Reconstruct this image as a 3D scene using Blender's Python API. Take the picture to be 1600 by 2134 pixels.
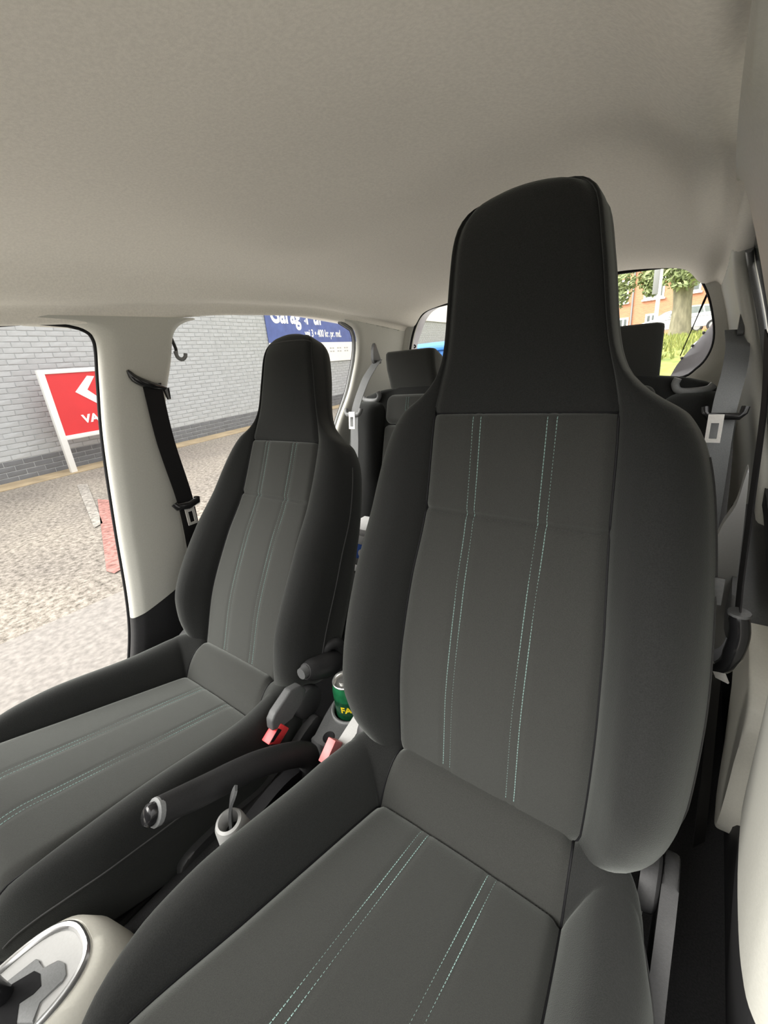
import bpy, bmesh, math, random
import numpy as np
from mathutils import Vector, Matrix, noise
random.seed(7)
for o in list(bpy.data.objects): bpy.data.objects.remove(o, do_unlink=True)
SC = bpy.context.scene
COL = SC.collection

# ------------------------------------------------------------------ camera
# world: X to the driver's side, Y towards the tailgate, Z up, ground at 0
F_PX = 879.6
RC = np.array([[0.80423511, 0.12967293, -0.57999208],
               [0.58731172, -0.32274707, 0.7422259],
               [-0.09094413, -0.93756027, -0.33572295]])
CP = np.array([0.54, 0.0, 1.17])
cam_d = bpy.data.cameras.new('camera'); cam = bpy.data.objects.new('camera', cam_d); COL.objects.link(cam)
cam_d.sensor_fit = 'VERTICAL'; cam_d.sensor_height = 36.0; cam_d.sensor_width = 27.0
cam_d.lens = F_PX / 2134 * 36.0; cam_d.clip_start = 0.02; cam_d.clip_end = 200
m3 = Matrix(((RC[0, 0], -RC[0, 1], -RC[0, 2]), (RC[1, 0], -RC[1, 1], -RC[1, 2]), (RC[2, 0], -RC[2, 1], -RC[2, 2])))
cam.matrix_world = Matrix.Translation(Vector(CP)) @ m3.to_4x4()
SC.camera = cam
# ------------------------------------------------------------------ sky, light, exposure
w = bpy.data.worlds.new('overcast_sky'); SC.world = w; w.use_nodes = True
bg = w.node_tree.nodes['Background']
# standard overcast sky: brightness rises from horizon to zenith as (1 + 2 sin h) / 3
wn = w.node_tree; wt = wn.nodes.new('ShaderNodeTexCoord'); ws = wn.nodes.new('ShaderNodeSeparateXYZ')
wm = wn.nodes.new('ShaderNodeMapRange'); wm.inputs['From Min'].default_value = 0.0; wm.inputs['From Max'].default_value = 1.0
SKY = 1.35
wm.inputs['To Min'].default_value = SKY / 3; wm.inputs['To Max'].default_value = SKY
wn.links.new(wt.outputs['Generated'], ws.inputs['Vector']); wn.links.new(ws.outputs['Z'], wm.inputs['Value']); wn.links.new(wm.outputs['Result'], bg.inputs[1])
bg.inputs[0].default_value = (1.0, 0.985, 0.955, 1)
sun_d = bpy.data.lights.new('hazy_sun', 'SUN'); sun_d.energy = 3.2; sun_d.angle = math.radians(50); sun_d.color = (1.0, 0.97, 0.92)
sun = bpy.data.objects.new('hazy_sun', sun_d); COL.objects.link(sun)
sun.rotation_euler = Vector((-0.48, -0.66, 0.58)).to_track_quat('Z', 'Y').to_euler()
SC.view_settings.view_transform = 'Standard'; SC.view_settings.look = 'None'
SC.view_settings.gamma = 1.0; SC.view_settings.use_curve_mapping = False
SC.view_settings.exposure = 1.5


def px(p, axis, val):
    """photo pixel -> point where its ray meets the plane axis = val"""
    v = RC @ np.array([p[0] - 800.0, p[1] - 1067.0, F_PX])
    return CP + v * (val - CP[axis]) / v[axis]


def proj(P):
    v = RC.T @ (np.array(P, float) - CP)
    if v[2] <= 1e-6: return None
    return 800 + F_PX * v[0] / v[2], 1067 + F_PX * v[1] / v[2]

# ------------------------------------------------------------------ materials


def mat(name, col, rough=0.6, var=0.0, vscale=40.0, bump=0.0, bscale=300.0, metal=0.0, sheen=0.0, col2=None,
        spec=0.5, emit=None, trans=0.0, alpha=1.0, coat=0.0, stretch=None):
    m = bpy.data.materials.new(name); m.use_nodes = True
    nt = m.node_tree; b = nt.nodes['Principled BSDF']
    b.inputs['Base Color'].default_value = (*col, 1); b.inputs['Roughness'].default_value = rough
    b.inputs['Metallic'].default_value = metal; b.inputs['Specular IOR Level'].default_value = spec
    if sheen:
        b.inputs['Sheen Weight'].default_value = sheen; b.inputs['Sheen Roughness'].default_value = 0.45
        b.inputs['Sheen Tint'].default_value = (0.9, 0.95, 0.9, 1)
    if trans: b.inputs['Transmission Weight'].default_value = trans
    if coat: b.inputs['Coat Weight'].default_value = coat
    tc = None
    if var or bump:
        tc = nt.nodes.new('ShaderNodeTexCoord'); src = tc.outputs['Object']
        if stretch:
            mp = nt.nodes.new('ShaderNodeMapping'); mp.inputs['Scale'].default_value = stretch
            nt.links.new(src, mp.inputs['Vector']); src = mp.outputs['Vector']
    if var:
        n = nt.nodes.new('ShaderNodeTexNoise'); n.inputs['Scale'].default_value = vscale; n.inputs['Detail'].default_value = 5
        nt.links.new(src, n.inputs['Vector'])
        r = nt.nodes.new('ShaderNodeValToRGB')
        c2 = col2 if col2 else tuple(min(1, c * (1 + var)) for c in col)
        c1 = col if col2 else tuple(c * (1 - var) for c in col)
        r.color_ramp.elements[0].position = 0.32; r.color_ramp.elements[1].position = 0.68
        r.color_ramp.elements[0].color = (*c1, 1); r.color_ramp.elements[1].color = (*c2, 1)
        nt.links.new(n.outputs['Fac'], r.inputs['Fac']); nt.links.new(r.outputs['Color'], b.inputs['Base Color'])
    if bump:
        n2 = nt.nodes.new('ShaderNodeTexNoise'); n2.inputs['Scale'].default_value = bscale; n2.inputs['Detail'].default_value = 3
        nt.links.new(src, n2.inputs['Vector'])
        bp = nt.nodes.new('ShaderNodeBump'); bp.inputs['Strength'].default_value = bump; bp.inputs['Distance'].default_value = 0.002
        nt.links.new(n2.outputs['Fac'], bp.inputs['Height']); nt.links.new(bp.outputs['Normal'], b.inputs['Normal'])
    return m


M = {}
M['fabric'] = mat('seat_fabric', (0.017, 0.0175, 0.017), 0.95, 0.22, 700, 0.25, 900, sheen=0.26, spec=0.15)
M['insert'] = mat('seat_insert_fabric', (0.033, 0.0335, 0.031), 0.95, 0.18, 900, 0.3, 1200, sheen=0.42, spec=0.15)
M['thread'] = mat('teal_thread', (0.30, 0.46, 0.43), 0.7, 0.1, 500)
M['thread_dark'] = mat('dark_thread', (0.05, 0.05, 0.05), 0.8, 0.1, 500)
M['liner'] = mat('headliner_cloth', (0.85, 0.815, 0.745), 0.95, 0.05, 260, 0.12, 700, spec=0.1)
M['trim'] = mat('light_trim_plastic', (0.54, 0.535, 0.485), 0.55, 0.03, 300, 0.08, 700, spec=0.3)
M['trim_dark'] = mat('dark_trim_plastic', (0.022, 0.022, 0.023), 0.55, 0.15, 300, 0.1, 800, spec=0.4)
M['grey_plastic'] = mat('grey_plastic', (0.085, 0.087, 0.088), 0.5, 0.1, 400, 0.1, 900, spec=0.4)
M['shield'] = mat('seat_shield_plastic', (0.045, 0.045, 0.046), 0.5, 0.1, 400, 0.1, 900)
M['mid_plastic'] = mat('mid_grey_plastic', (0.20, 0.205, 0.205), 0.5, 0.08, 400, 0.1, 900, spec=0.4)
M['black'] = mat('black_rubber', (0.008, 0.008, 0.009), 0.7, 0.15, 200, spec=0.2)
M['grip'] = mat('black_grip', (0.022, 0.022, 0.0225), 0.6, 0.15, 500, 0.2, 800, spec=0.35)
M['gloss_black'] = mat('gloss_black_plastic', (0.012, 0.012, 0.013), 0.18, 0.1, 200)
M['webbing'] = mat('black_webbing', (0.010, 0.0095, 0.010), 0.75, 0.2, 600, 0.15, 900, spec=0.25)
M['webbing_grey'] = mat('grey_webbing', (0.13, 0.135, 0.135), 0.7, 0.12, 600, 0.15, 900)
M['steel'] = mat('latch_steel', (0.78, 0.76, 0.72), 0.35, 0.05, 200, metal=0.35)
M['red_button'] = mat('red_buckle_plastic', (0.75, 0.045, 0.05), 0.4, 0.05, 200)
M['red_pale'] = mat('pale_red_buckle_plastic', (0.72, 0.20, 0.20), 0.45, 0.05, 200)  # paler red than the passenger buckle's button
M['carpet'] = mat('dark_carpet', (0.018, 0.018, 0.019), 1.0, 0.35, 400, 0.6, 700)
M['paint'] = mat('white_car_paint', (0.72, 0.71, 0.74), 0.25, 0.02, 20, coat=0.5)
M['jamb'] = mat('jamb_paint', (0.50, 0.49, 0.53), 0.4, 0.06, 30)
M['silver'] = mat('satin_silver_ring', (0.78, 0.78, 0.77), 0.28, 0.03, 100, metal=0.85)
M['sel_plate'] = mat('selector_plate_grey', (0.46, 0.46, 0.45), 0.4, 0.03, 300)
M['beige'] = mat('cream_console_plastic', (0.70, 0.685, 0.61), 0.5, 0.03, 300, 0.05, 700)
M['asphalt'] = mat('asphalt', (0.26, 0.235, 0.20), 0.95, 0.0, 1, 0.0)
M['bounce_strip'] = mat('white_bounce_strip', (0.68, 0.66, 0.61), 0.9, 0.08, 12, 0.3, 40)  # for an unseen strip added to throw light up at the headliner
M['bounce_ground'] = mat('pale_bounce_ground', (0.34, 0.325, 0.295), 0.9, 0.08, 20, 0.3, 40)  # for unseen ground added to reflect light in from the driver's side
M['concrete'] = mat('pale_concrete', (0.205, 0.19, 0.174), 0.95, 0.22, 35, 0.8, 30)
M['wall_paint'] = mat('grey_painted_brick', (0.41, 0.425, 0.435), 0.85, 0.07, 9, 0.35, 26)
M['wall_base'] = mat('dark_painted_plinth', (0.15, 0.155, 0.165), 0.85, 0.12, 7, 0.35, 26)
M['mortar'] = mat('painted_mortar', (0.395, 0.41, 0.42), 0.9, 0.06, 12, 0.3, 30)
M['sand'] = mat('sandy_gutter', (0.33, 0.26, 0.165), 0.95, 0.25, 3, 0.5, 60)
M['red_sign'] = mat('red_sign_face', (0.62, 0.030, 0.034), 0.4, 0.04, 3)
M['white_metal'] = mat('white_painted_metal', (0.74, 0.74, 0.72), 0.45, 0.03, 8)
M['white_print'] = mat('white_print', (0.82, 0.82, 0.82), 0.5, 0.02, 20)
M['blue_banner'] = mat('blue_banner_cloth', (0.085, 0.125, 0.34), 0.6, 0.12, 5, 0.2, 20)
M['grey_print'] = mat('grey_print', (0.42, 0.42, 0.43), 0.6, 0.05, 20)
M['bin_blue'] = mat('blue_bin_plastic', (0.035, 0.17, 0.46), 0.5, 0.08, 5)
M['red_paint'] = mat('worn_red_marking', (0.13, 0.06, 0.05), 0.95, 0.3, 26, 0.6, 26, col2=(0.40, 0.19, 0.165))
M['pale_paint'] = mat('worn_pale_marking', (0.13, 0.12, 0.105), 0.95, 0.3, 26, 0.6, 26, col2=(0.36, 0.335, 0.30))
M['house_brick'] = None
M['white_frame'] = mat('white_window_frame', (0.78, 0.77, 0.72), 0.5, 0.03, 6)
M['pane'] = mat('window_pane', (0.10, 0.115, 0.11), 0.08, 0.3, 1.2)
M['bark'] = mat('bark', (0.20, 0.185, 0.125), 0.95, 0.3, 6, 0.8, 14, stretch=(1, 1, 0.35))
M['leaf'] = mat('green_leaf', (0.15, 0.20, 0.07), 0.6, 0.45, 2.5, col2=(0.32, 0.37, 0.18))
M['grass'] = mat('yellow_green_grass', (0.12, 0.16, 0.035), 0.8, 0.4, 5, col2=(0.27, 0.28, 0.075))
M['car_glass'] = mat('car_window_glass', (0.20, 0.23, 0.22), 0.1, 0.2, 2)
M['silver_paint'] = mat('pale_silver_car_paint', (0.66, 0.68, 0.66), 0.3, 0.02, 5, coat=0.6)
M['tyre'] = mat('tyre_rubber', (0.03, 0.03, 0.03), 0.8, 0.2, 30)
M['hub'] = mat('wheel_alloy', (0.45, 0.46, 0.46), 0.35, 0.05, 30, metal=0.6)
M['can_green'] = mat('green_can_print', (0.008, 0.075, 0.030), 0.28, 0.15, 60, metal=0.25, coat=0.3)
M['can_light'] = mat('light_green_can_print', (0.020, 0.19, 0.075), 0.28, 0.3, 45, metal=0.35, coat=0.3)
M['can_metal'] = mat('can_aluminium', (0.82, 0.82, 0.80), 0.28, 0.03, 100, metal=0.9)
M['yellow_print'] = mat('yellow_print', (0.85, 0.66, 0.02), 0.5, 0.03, 100)
M['box_white'] = mat('white_packaging', (0.85, 0.85, 0.84), 0.6, 0.03, 60)
M['box_blue'] = mat('blue_packaging', (0.04, 0.13, 0.52), 0.5, 0.1, 60)
M['pave'] = mat('road_surface', (0.36, 0.35, 0.32), 0.9, 0.12, 2, 0.3, 40)

# speckled asphalt: light aggregate in darker binder
nt = M['asphalt'].node_tree; b = nt.nodes['Principled BSDF']
tc = nt.nodes.new('ShaderNodeTexCoord')
v1 = nt.nodes.new('ShaderNodeTexNoise'); v1.inputs['Scale'].default_value = 26; v1.inputs['Detail'].default_value = 8; v1.inputs['Roughness'].default_value = 0.75
n1 = nt.nodes.new('ShaderNodeTexNoise'); n1.inputs['Scale'].default_value = 0.9; n1.inputs['Detail'].default_value = 4
r1 = nt.nodes.new('ShaderNodeValToRGB'); r1.color_ramp.elements[0].position = 0.36; r1.color_ramp.elements[1].position = 0.62
r1.color_ramp.elements[0].color = (0.065, 0.055, 0.042, 1); r1.color_ramp.elements[1].color = (0.35, 0.315, 0.27, 1)
mx = nt.nodes.new('ShaderNodeMix'); mx.data_type = 'RGBA'; mx.blend_type = 'MULTIPLY'
r2 = nt.nodes.new('ShaderNodeValToRGB'); r2.color_ramp.elements[0].color = (0.78, 0.78, 0.80, 1); r2.color_ramp.elements[1].color = (1, 1, 1, 1)
r2.color_ramp.elements[0].position = 0.35; r2.color_ramp.elements[1].position = 0.6
for n in (v1, n1): nt.links.new(tc.outputs['Object'], n.inputs['Vector'])
nt.links.new(v1.outputs['Fac'], r1.inputs['Fac']); nt.links.new(n1.outputs['Fac'], r2.inputs['Fac'])
mx.inputs[0].default_value = 1.0
nt.links.new(r1.outputs['Color'], mx.inputs[6]); nt.links.new(r2.outputs['Color'], mx.inputs[7])
nt.links.new(mx.outputs[2], b.inputs['Base Color'])
bp = nt.nodes.new('ShaderNodeBump'); bp.inputs['Strength'].default_value = 0.6; bp.inputs['Distance'].default_value = 0.01
nt.links.new(v1.outputs['Fac'], bp.inputs['Height']); nt.links.new(bp.outputs['Normal'], b.inputs['Normal'])

# far brick facade: bricks too small to tell apart
mh = bpy.data.materials.new('orange_brickwork'); mh.use_nodes = True; nt = mh.node_tree; b = nt.nodes['Principled BSDF']
tc = nt.nodes.new('ShaderNodeTexCoord'); mp = nt.nodes.new('ShaderNodeMapping'); mp.inputs['Rotation'].default_value = (math.radians(90), 0, 0)
bk = nt.nodes.new('ShaderNodeTexBrick'); bk.inputs['Scale'].default_value = 1.0
bk.inputs['Brick Width'].default_value = 0.24; bk.inputs['Row Height'].default_value = 0.075; bk.inputs['Mortar Size'].default_value = 0.006
bk.inputs['Color1'].default_value = (0.47, 0.20, 0.10, 1); bk.inputs['Color2'].default_value = (0.40, 0.155, 0.08, 1); bk.inputs['Mortar'].default_value = (0.42, 0.30, 0.20, 1)
nt.links.new(tc.outputs['Object'], mp.inputs['Vector']); nt.links.new(mp.outputs['Vector'], bk.inputs['Vector']); nt.links.new(bk.outputs['Color'], b.inputs['Base Color'])
b.inputs['Roughness'].default_value = 0.9
M['house_brick'] = mh

# ------------------------------------------------------------------ mesh helpers


def obj(name, verts, faces, material, parent=None, smooth=True, angle=None):
    me = bpy.data.meshes.new(name)
    me.from_pydata([tuple(map(float, v)) for v in verts], [], faces); me.update()
    if material: me.materials.append(material)
    if smooth: me.polygons.foreach_set('use_smooth', [True] * len(me.polygons))
    if angle: me.set_sharp_from_angle(angle=math.radians(angle))
    o = bpy.data.objects.new(name, me); COL.objects.link(o)
    if parent: o.parent = parent; o.matrix_parent_inverse = Matrix.Translation(parent.location).inverted()
    return o


def from_bm(name, bm, material, parent=None, smooth=True, angle=35):
    bmesh.ops.recalc_face_normals(bm, faces=bm.faces[:])
    me = bpy.data.meshes.new(name); bm.to_mesh(me); bm.free()
    if material: me.materials.append(material)
    if smooth:
        me.polygons.foreach_set('use_smooth', [True] * len(me.polygons)); me.set_sharp_from_angle(angle=math.radians(angle))
    o = bpy.data.objects.new(name, me); COL.objects.link(o)
    if parent: o.parent = parent; o.matrix_parent_inverse = Matrix.Translation(parent.location).inverted()
    return o


def thing(name, label, cat, loc=(0, 0, 0), group=None):
    o = bpy.data.objects.new(name, None); COL.objects.link(o); o.location = loc; o.empty_display_size = 0.05
    return tag(o, label, cat, group)


def tag(o, label, cat, group=None, kind=None):
    o['label'] = label; o['category'] = cat
    if group: o['group'] = group
    if kind: o['kind'] = kind
    return o


def structure(o): o['kind'] = 'structure'; return o


class MB:
    """collects pieces of one part"""
    def __init__(s): s.v = []; s.f = []
    def add(s, v, f):
        k = len(s.v); s.v += [tuple(map(float, q)) for q in v]; s.f += [tuple(i + k for i in g) for g in f]; return s
    def box(s, c, half, rot=None):
        vs = []
        for x in (-1, 1):
            for y in (-1, 1):
                for z in (-1, 1):
                    q = Vector((x * half[0], y * half[1], z * half[2]))
                    if rot is not None: q = rot @ q
                    vs.append(Vector(c) + q)
        return s.add(vs, [(0, 1, 3, 2), (4, 6, 7, 5), (0, 4, 5, 1), (2, 3, 7, 6), (0, 2, 6, 4), (1, 5, 7, 3)])
    def build(s, name, m, parent=None, bevel=0, seg=2, smooth=True, angle=35):
        bm = bmesh.new()
        vs = [bm.verts.new(q) for q in s.v]
        for g in s.f:
            try: bm.faces.new([vs[i] for i in g])
            except ValueError: pass
        if bevel: bmesh.ops.bevel(bm, geom=bm.edges[:], offset=bevel, segments=seg, profile=0.5, affect='EDGES', clamp_overlap=True)
        return from_bm(name, bm, m, parent, smooth, angle)


def pchip(xs, ys):
    xs = np.array(xs, float); ys = np.array(ys, float); h = np.diff(xs); d = np.diff(ys) / h
    m = np.zeros(len(xs)); m[0] = d[0]; m[-1] = d[-1]
    for i in range(1, len(xs) - 1):
        if d[i - 1] * d[i] > 0:
            w1 = 2 * h[i] + h[i - 1]; w2 = h[i] + 2 * h[i - 1]; m[i] = (w1 + w2) / (w1 / d[i - 1] + w2 / d[i])
    def f(x):
        x = min(max(x, xs[0]), xs[-1]); i = min(int(np.searchsorted(xs, x, 'right')) - 1, len(xs) - 2); i = max(i, 0)
        t = (x - xs[i]) / h[i]
        return float((2 * t**3 - 3 * t**2 + 1) * ys[i] + (t**3 - 2 * t**2 + t) * h[i] * m[i] + (-2 * t**3 + 3 * t**2) * ys[i + 1] + (t**3 - t**2) * h[i] * m[i + 1])
    return f


def keys(*kv): return pchip(kv[0::2], kv[1::2])


def spline(pts, n, closed=False):
    """Catmull-Rom (centripetal-ish) resampled to n points"""
    P = [np.array(p, float) for p in pts]
    out = []; N = len(P); segs = N if closed else N - 1
    for k in range(n if closed else n):
        u = k / (n if closed else n - 1) * segs
        i = min(int(u), segs - 1); t = u - i
        g = (lambda j: P[j % N]) if closed else (lambda j: P[min(max(j, 0), N - 1)])
        p0, p1, p2, p3 = g(i - 1), g(i), g(i + 1), g(i + 2)
        if not closed:
            if i == 0: p0 = 2 * p1 - p2
            if i == segs - 1: p3 = 2 * p2 - p1
        out.append(0.5 * ((2 * p1) + (-p0 + p2) * t + (2 * p0 - 5 * p1 + 4 * p2 - p3) * t * t + (-p0 + 3 * p1 - 3 * p2 + p3) * t**3))
    return out


def tube(pts, r, n=8, closed=False, mb=None, flat=None):
    mb = mb or MB(); P = [Vector(tuple(map(float, p))) for p in pts]; N = len(P); rings = []
    up = Vector((0, 0, 1)); prev = None
    for i, p in enumerate(P):
        a = P[(i - 1) % N] if (closed or i) else P[0]; c = P[(i + 1) % N] if (closed or i < N - 1) else P[-1]
        t = (c - a).normalized()
        if prev is None:
            s = t.cross(up);  s = s if s.length > 0.05 else t.cross(Vector((1, 0, 0))); s.normalize()
        else:
            s = prev - t * prev.dot(t); s.normalize()
        prev = s; q = t.cross(s)
        rr = r[i] if isinstance(r, (list, tuple)) else r
        ry = rr * (flat or 1)
        rings.append([p + s * (rr * math.cos(2 * math.pi * k / n)) + q * (ry * math.sin(2 * math.pi * k / n)) for k in range(n)])
    v = [x for g in rings for x in g]; f = []
    for i in range(N if closed else N - 1):
        j = (i + 1) % N
        for k in range(n): f.append((i * n + k, i * n + (k + 1) % n, j * n + (k + 1) % n, j * n + k))
    if not closed: f.append(tuple(range(n - 1, -1, -1))); f.append(tuple((N - 1) * n + k for k in range(n)))
    return mb.add(v, f)


def ribbon(pts, wdir, width, thick, mb=None):
    """flat strap: wdir per point or single"""
    mb = mb or MB(); P = [Vector(tuple(map(float, p))) for p in pts]; N = len(P); v = []
    for i, p in enumerate(P):
        t = (P[min(i + 1, N - 1)] - P[max(i - 1, 0)]).normalized()
        wd = Vector(wdir[i]) if isinstance(wdir, list) else Vector(wdir)
        wd = (wd - t * wd.dot(t)).normalized(); nn = t.cross(wd).normalized()
        wi = width[i] if isinstance(width, list) else width
        for a, bb in ((-1, -1), (1, -1), (1, 1), (-1, 1)): v.append(p + wd * (a * wi / 2) + nn * (bb * thick / 2))
    f = []
    for i in range(N - 1):
        for k in range(4): f.append((i * 4 + k, i * 4 + (k + 1) % 4, i * 4 + 4 + (k + 1) % 4, i * 4 + 4 + k))
    f.append((3, 2, 1, 0)); f.append(tuple((N - 1) * 4 + k for k in range(4)))
    return mb.add(v, f)


def lathe(prof, c, axis=(0, 0, 1), n=32, mb=None):
    mb = mb or MB(); q = Vector((0, 0, 1)).rotation_difference(Vector(axis).normalized()); v = []; f = []
    for r, z in prof:
        for k in range(n):
            a = 2 * math.pi * k / n; v.append(Vector(c) + q @ Vector((r * math.cos(a), r * math.sin(a), z)))
    for i in range(len(prof) - 1):
        for k in range(n): f.append((i * n + k, i * n + (k + 1) % n, (i + 1) * n + (k + 1) % n, (i + 1) * n + k))
    return mb.add(v, f)


def prism(outline, o, ex, ey, ez, depth, mb=None):
    """outline (2D) in plane o+ex,ey extruded along ez by depth"""
    mb = mb or MB(); o = Vector(o); ex = Vector(ex); ey = Vector(ey); ez = Vector(ez); n = len(outline)
    v = [o + ex * a + ey * c for a, c in outline] + [o + ex * a + ey * c + ez * depth for a, c in outline]
    f = [tuple(range(n - 1, -1, -1)), tuple(range(n, 2 * n))] + [(i, (i + 1) % n, n + (i + 1) % n, n + i) for i in range(n)]
    return mb.add(v, f)


def rrect(x0, x1, y0, y1, r, n=5):
    out = []
    for cx, cy, a0 in ((x1 - r, y1 - r, 0), (x0 + r, y1 - r, 90), (x0 + r, y0 + r, 180), (x1 - r, y0 + r, 270)):
        for k in range(n + 1):
            a = math.radians(a0 + 90 * k / n); out.append((cx + r * math.cos(a), cy + r * math.sin(a)))
    return out


def text_obj(name, body, size, m, origin, ex, ey, parent=None, depth=0.004, align='LEFT', bold=0.0, xs=1.0):
    cu = bpy.data.curves.new(name, 'FONT'); cu.body = body; cu.size = size; cu.align_x = align; cu.extrude = depth; cu.offset = bold
    t = bpy.data.objects.new(name + '_tmp', cu); COL.objects.link(t)
    bpy.context.view_layer.update()
    me = bpy.data.meshes.new_from_object(t.evaluated_get(bpy.context.evaluated_depsgraph_get()))
    bpy.data.objects.remove(t, do_unlink=True)
    ex = Vector(ex).normalized(); ey = Vector(ey).normalized(); ez = ex.cross(ey)
    mw = Matrix((ex * xs, ey, ez)).transposed().to_4x4(); mw.translation = Vector(origin)
    me.transform(mw); me.materials.clear(); me.materials.append(m); me.name = name
    o = bpy.data.objects.new(name, me); COL.objects.link(o)
    if parent: o.parent = parent; o.matrix_parent_inverse = Matrix.Translation(parent.location).inverted()
    return o


# ================================================================== CAR SHELL
xin = keys(0.28, 0.70, 0.5, 0.685, 0.8, 0.665, 1.0, 0.635, 1.17, 0.598, 1.30, 0.556, 1.36, 0.53)
shrink = keys(-0.4, 0.97, 0.0, 1.0, 1.2, 1.0, 1.40, 0.985, 1.66, 0.945)
zc = keys(-0.40, 1.375, -0.1, 1.415, 0.3, 1.435, 0.7, 1.437, 1.1, 1.425, 1.4, 1.398, 1.64, 1.372)
zt = keys(-0.40, 1.25, -0.1, 1.285, 0.29, 1.302, 0.43, 1.307, 0.6, 1.318, 0.78, 1.330, 1.05, 1.333, 1.28, 1.318, 1.45, 1.30, 1.64, 1.275)


def roof_half(Y):
    c = zc(Y); t = zt(Y); xe = xin(t) * shrink(Y)
    k = keys(-0.4, 1, 1.3, 1, 1.64, 0.75)(Y)
    P = [(0, c), (0.13, c - 0.0015 * k), (0.26, c - 0.009 * k), (0.36, c - 0.022 * k), (0.44, c - 0.045 * k), (xe - 0.052, t + 0.45 * (c - 0.05 - t)), (xe - 0.018, t + 0.2 * (c - t)), (xe, t)]
    return spline(P, 34)


YS = list(np.linspace(-0.24, 1.64, 70))
for nm, sgn in (('ceiling', 0),):
    v = []; f = []; n = None
    for Y in YS:
        h = roof_half(Y)
        row = [(-x, z) for x, z in h[::-1]] + [(x, z) for x, z in h[1:]]
        # rim turning out above the door openings
        xe, ze = h[-1]
        e_ = 1.0 if Y < 1.27 else 0.0
        rim = [(xe + 0.006, ze - 0.003 * e_), (xe + 0.02, ze - 0.001 * e_), (xe + 0.045, ze + 0.006), (xe + 0.13, ze + 0.02)]
        row = [(-x, z) for x, z in rim[::-1]] + row + rim
        n = len(row); v += [(x, Y, z) for x, z in row]
    for i in range(len(YS) - 1):
        for k in range(n - 1): f.append((i * n + k, i * n + k + 1, (i + 1) * n + k + 1, (i + 1) * n + k))
    structure(obj('ceiling', v, f, M['liner']))
# outer roof skin so that no light leaks through
v = []; f = []
YS2 = np.linspace(-0.26, 1.78, 24)
for Y in YS2:
    for x in np.linspace(-0.72, 0.72, 13): v.append((x, Y, min(zc(Y), 1.45) + 0.035 - 0.10 * (abs(x) / 0.72) ** 3))
for i in range(23):
    for k in range(12): f.append((i * 13 + k, i * 13 + k + 1, (i + 1) * 13 + k + 1, (i + 1) * 13 + k))
structure(obj('wall_roof_skin', v, f, M['paint']))

# B pillars (one on either side), each light upper trim and black lower trim
yf = keys(0.38, 0.315, 0.45, 0.338, 0.54, 0.360, 0.82, 0.399, 1.07, 0.427, 1.20, 0.446, 1.265, 0.453, 1.285, 0.448, 1.298, 0.432, 1.306, 0.405, 1.311, 0.36, 1.314, 0.29)
yr = keys(0.38, 0.53, 0.6, 0.56, 0.80, 0.577, 0.964, 0.582, 1.106, 0.590, 1.223, 0.622, 1.281, 0.634, 1.300, 0.648, 1.312, 0.672, 1.320, 0.71, 1.325, 0.78)
bp_bulge = keys(0.38, 0.030, 0.55, 0.034, 0.8, 0.022, 1.0, 0.012, 1.2, 0.004, 1.32, 0.0)


def pillar(sgn, light_name, dark_name):
    zs = list(np.linspace(0.38, 1.24, 44)) + list(np.linspace(1.25, 1.318, 18))
    def section(z):
        xi = xin(z) - bp_bulge(z) - (float(np.interp(z, [0.9, 1.2], [0.004, 0.013])) if sgn > 0 else 0.0); a, c = yf(z), yr(z)
        if sgn > 0: return spline([(a - 0.05, xi + 0.14), (a - 0.045, xi + 0.06), (a - 0.030, xi + 0.022), (a - 0.012, xi + 0.006), (a + 0.010, xi + 0.0), (a + 0.04, xi - 0.003),
                (0.5 * (a + c), xi - 0.004), (c - 0.035, xi - 0.001), (c - 0.016, xi + 0.004), (c - 0.003, xi + 0.018), (c + 0.004, xi + 0.04), (c + 0.004, xi + 0.12)], 40)
        prof = [(a + 0.065, xi + 0.14), (a + 0.022, xi + 0.065), (a + 0.004, xi + 0.040), (a + 0.004, xi + 0.020), (a + 0.020, xi + 0.006), (a + 0.04, xi - 0.001),
                (0.5 * (a + c), xi - 0.004), (c - 0.035, xi - 0.001), (c - 0.016, xi + 0.004), (c - 0.003, xi + 0.018), (c + 0.004, xi + 0.04), (c + 0.004, xi + 0.12)]
        return spline(prof, 40)
    rows = [section(z) for z in zs]
    def emit(zlo, zhi, name, m, out):
        v = []; f = []; n = 40; R = []
        for z, row in zip(zs, rows):
            R.append([(sgn * (x + out), y, z) for y, x in row])
        nz = len(zs)
        for i in range(nz): v += R[i]
        for i in range(nz - 1):
            for k in range(n - 1):
                f.append((i * n + k, i * n + k + 1, (i + 1) * n + k + 1, (i + 1) * n + k))
        bm = bmesh.new(); bv = [bm.verts.new(q) for q in v]
        for g in f: bm.faces.new([bv[i] for i in g])
        # cut along the slanted join of upper and lower trim: z = 0.545 + 0.30*(y-0.34)
        no = Vector((0, -0.30, 1)).normalized(); co = Vector((0, 0.34, 0.552))
        bmesh.ops.bisect_plane(bm, geom=bm.verts[:] + bm.edges[:] + bm.faces[:], plane_co=co, plane_no=no, clear_inner=zlo, clear_outer=zhi)
        return from_bm(name, bm, m, None, True, 60)
    structure(emit(True, False, light_name, M['trim'], 0.0))
    structure(emit(False, True, dark_name, M['trim_dark'], 0.002))
    # weather strip of the front door opening
    pts = []
    for z in list(np.linspace(0.36, 1.24, 24)) + list(np.linspace(1.25, 1.312, 12)):
        pts.append((sgn * (xin(z) - bp_bulge(z) + 0.050), yf(z) + (0.006 if sgn < 0 else -0.048), z))
    for Y in np.linspace(0.27, -0.22, 14): pts.append((sgn * (xin(zt(Y)) * shrink(Y) + 0.05), Y, zt(Y) + 0.004))
    return pts


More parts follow.
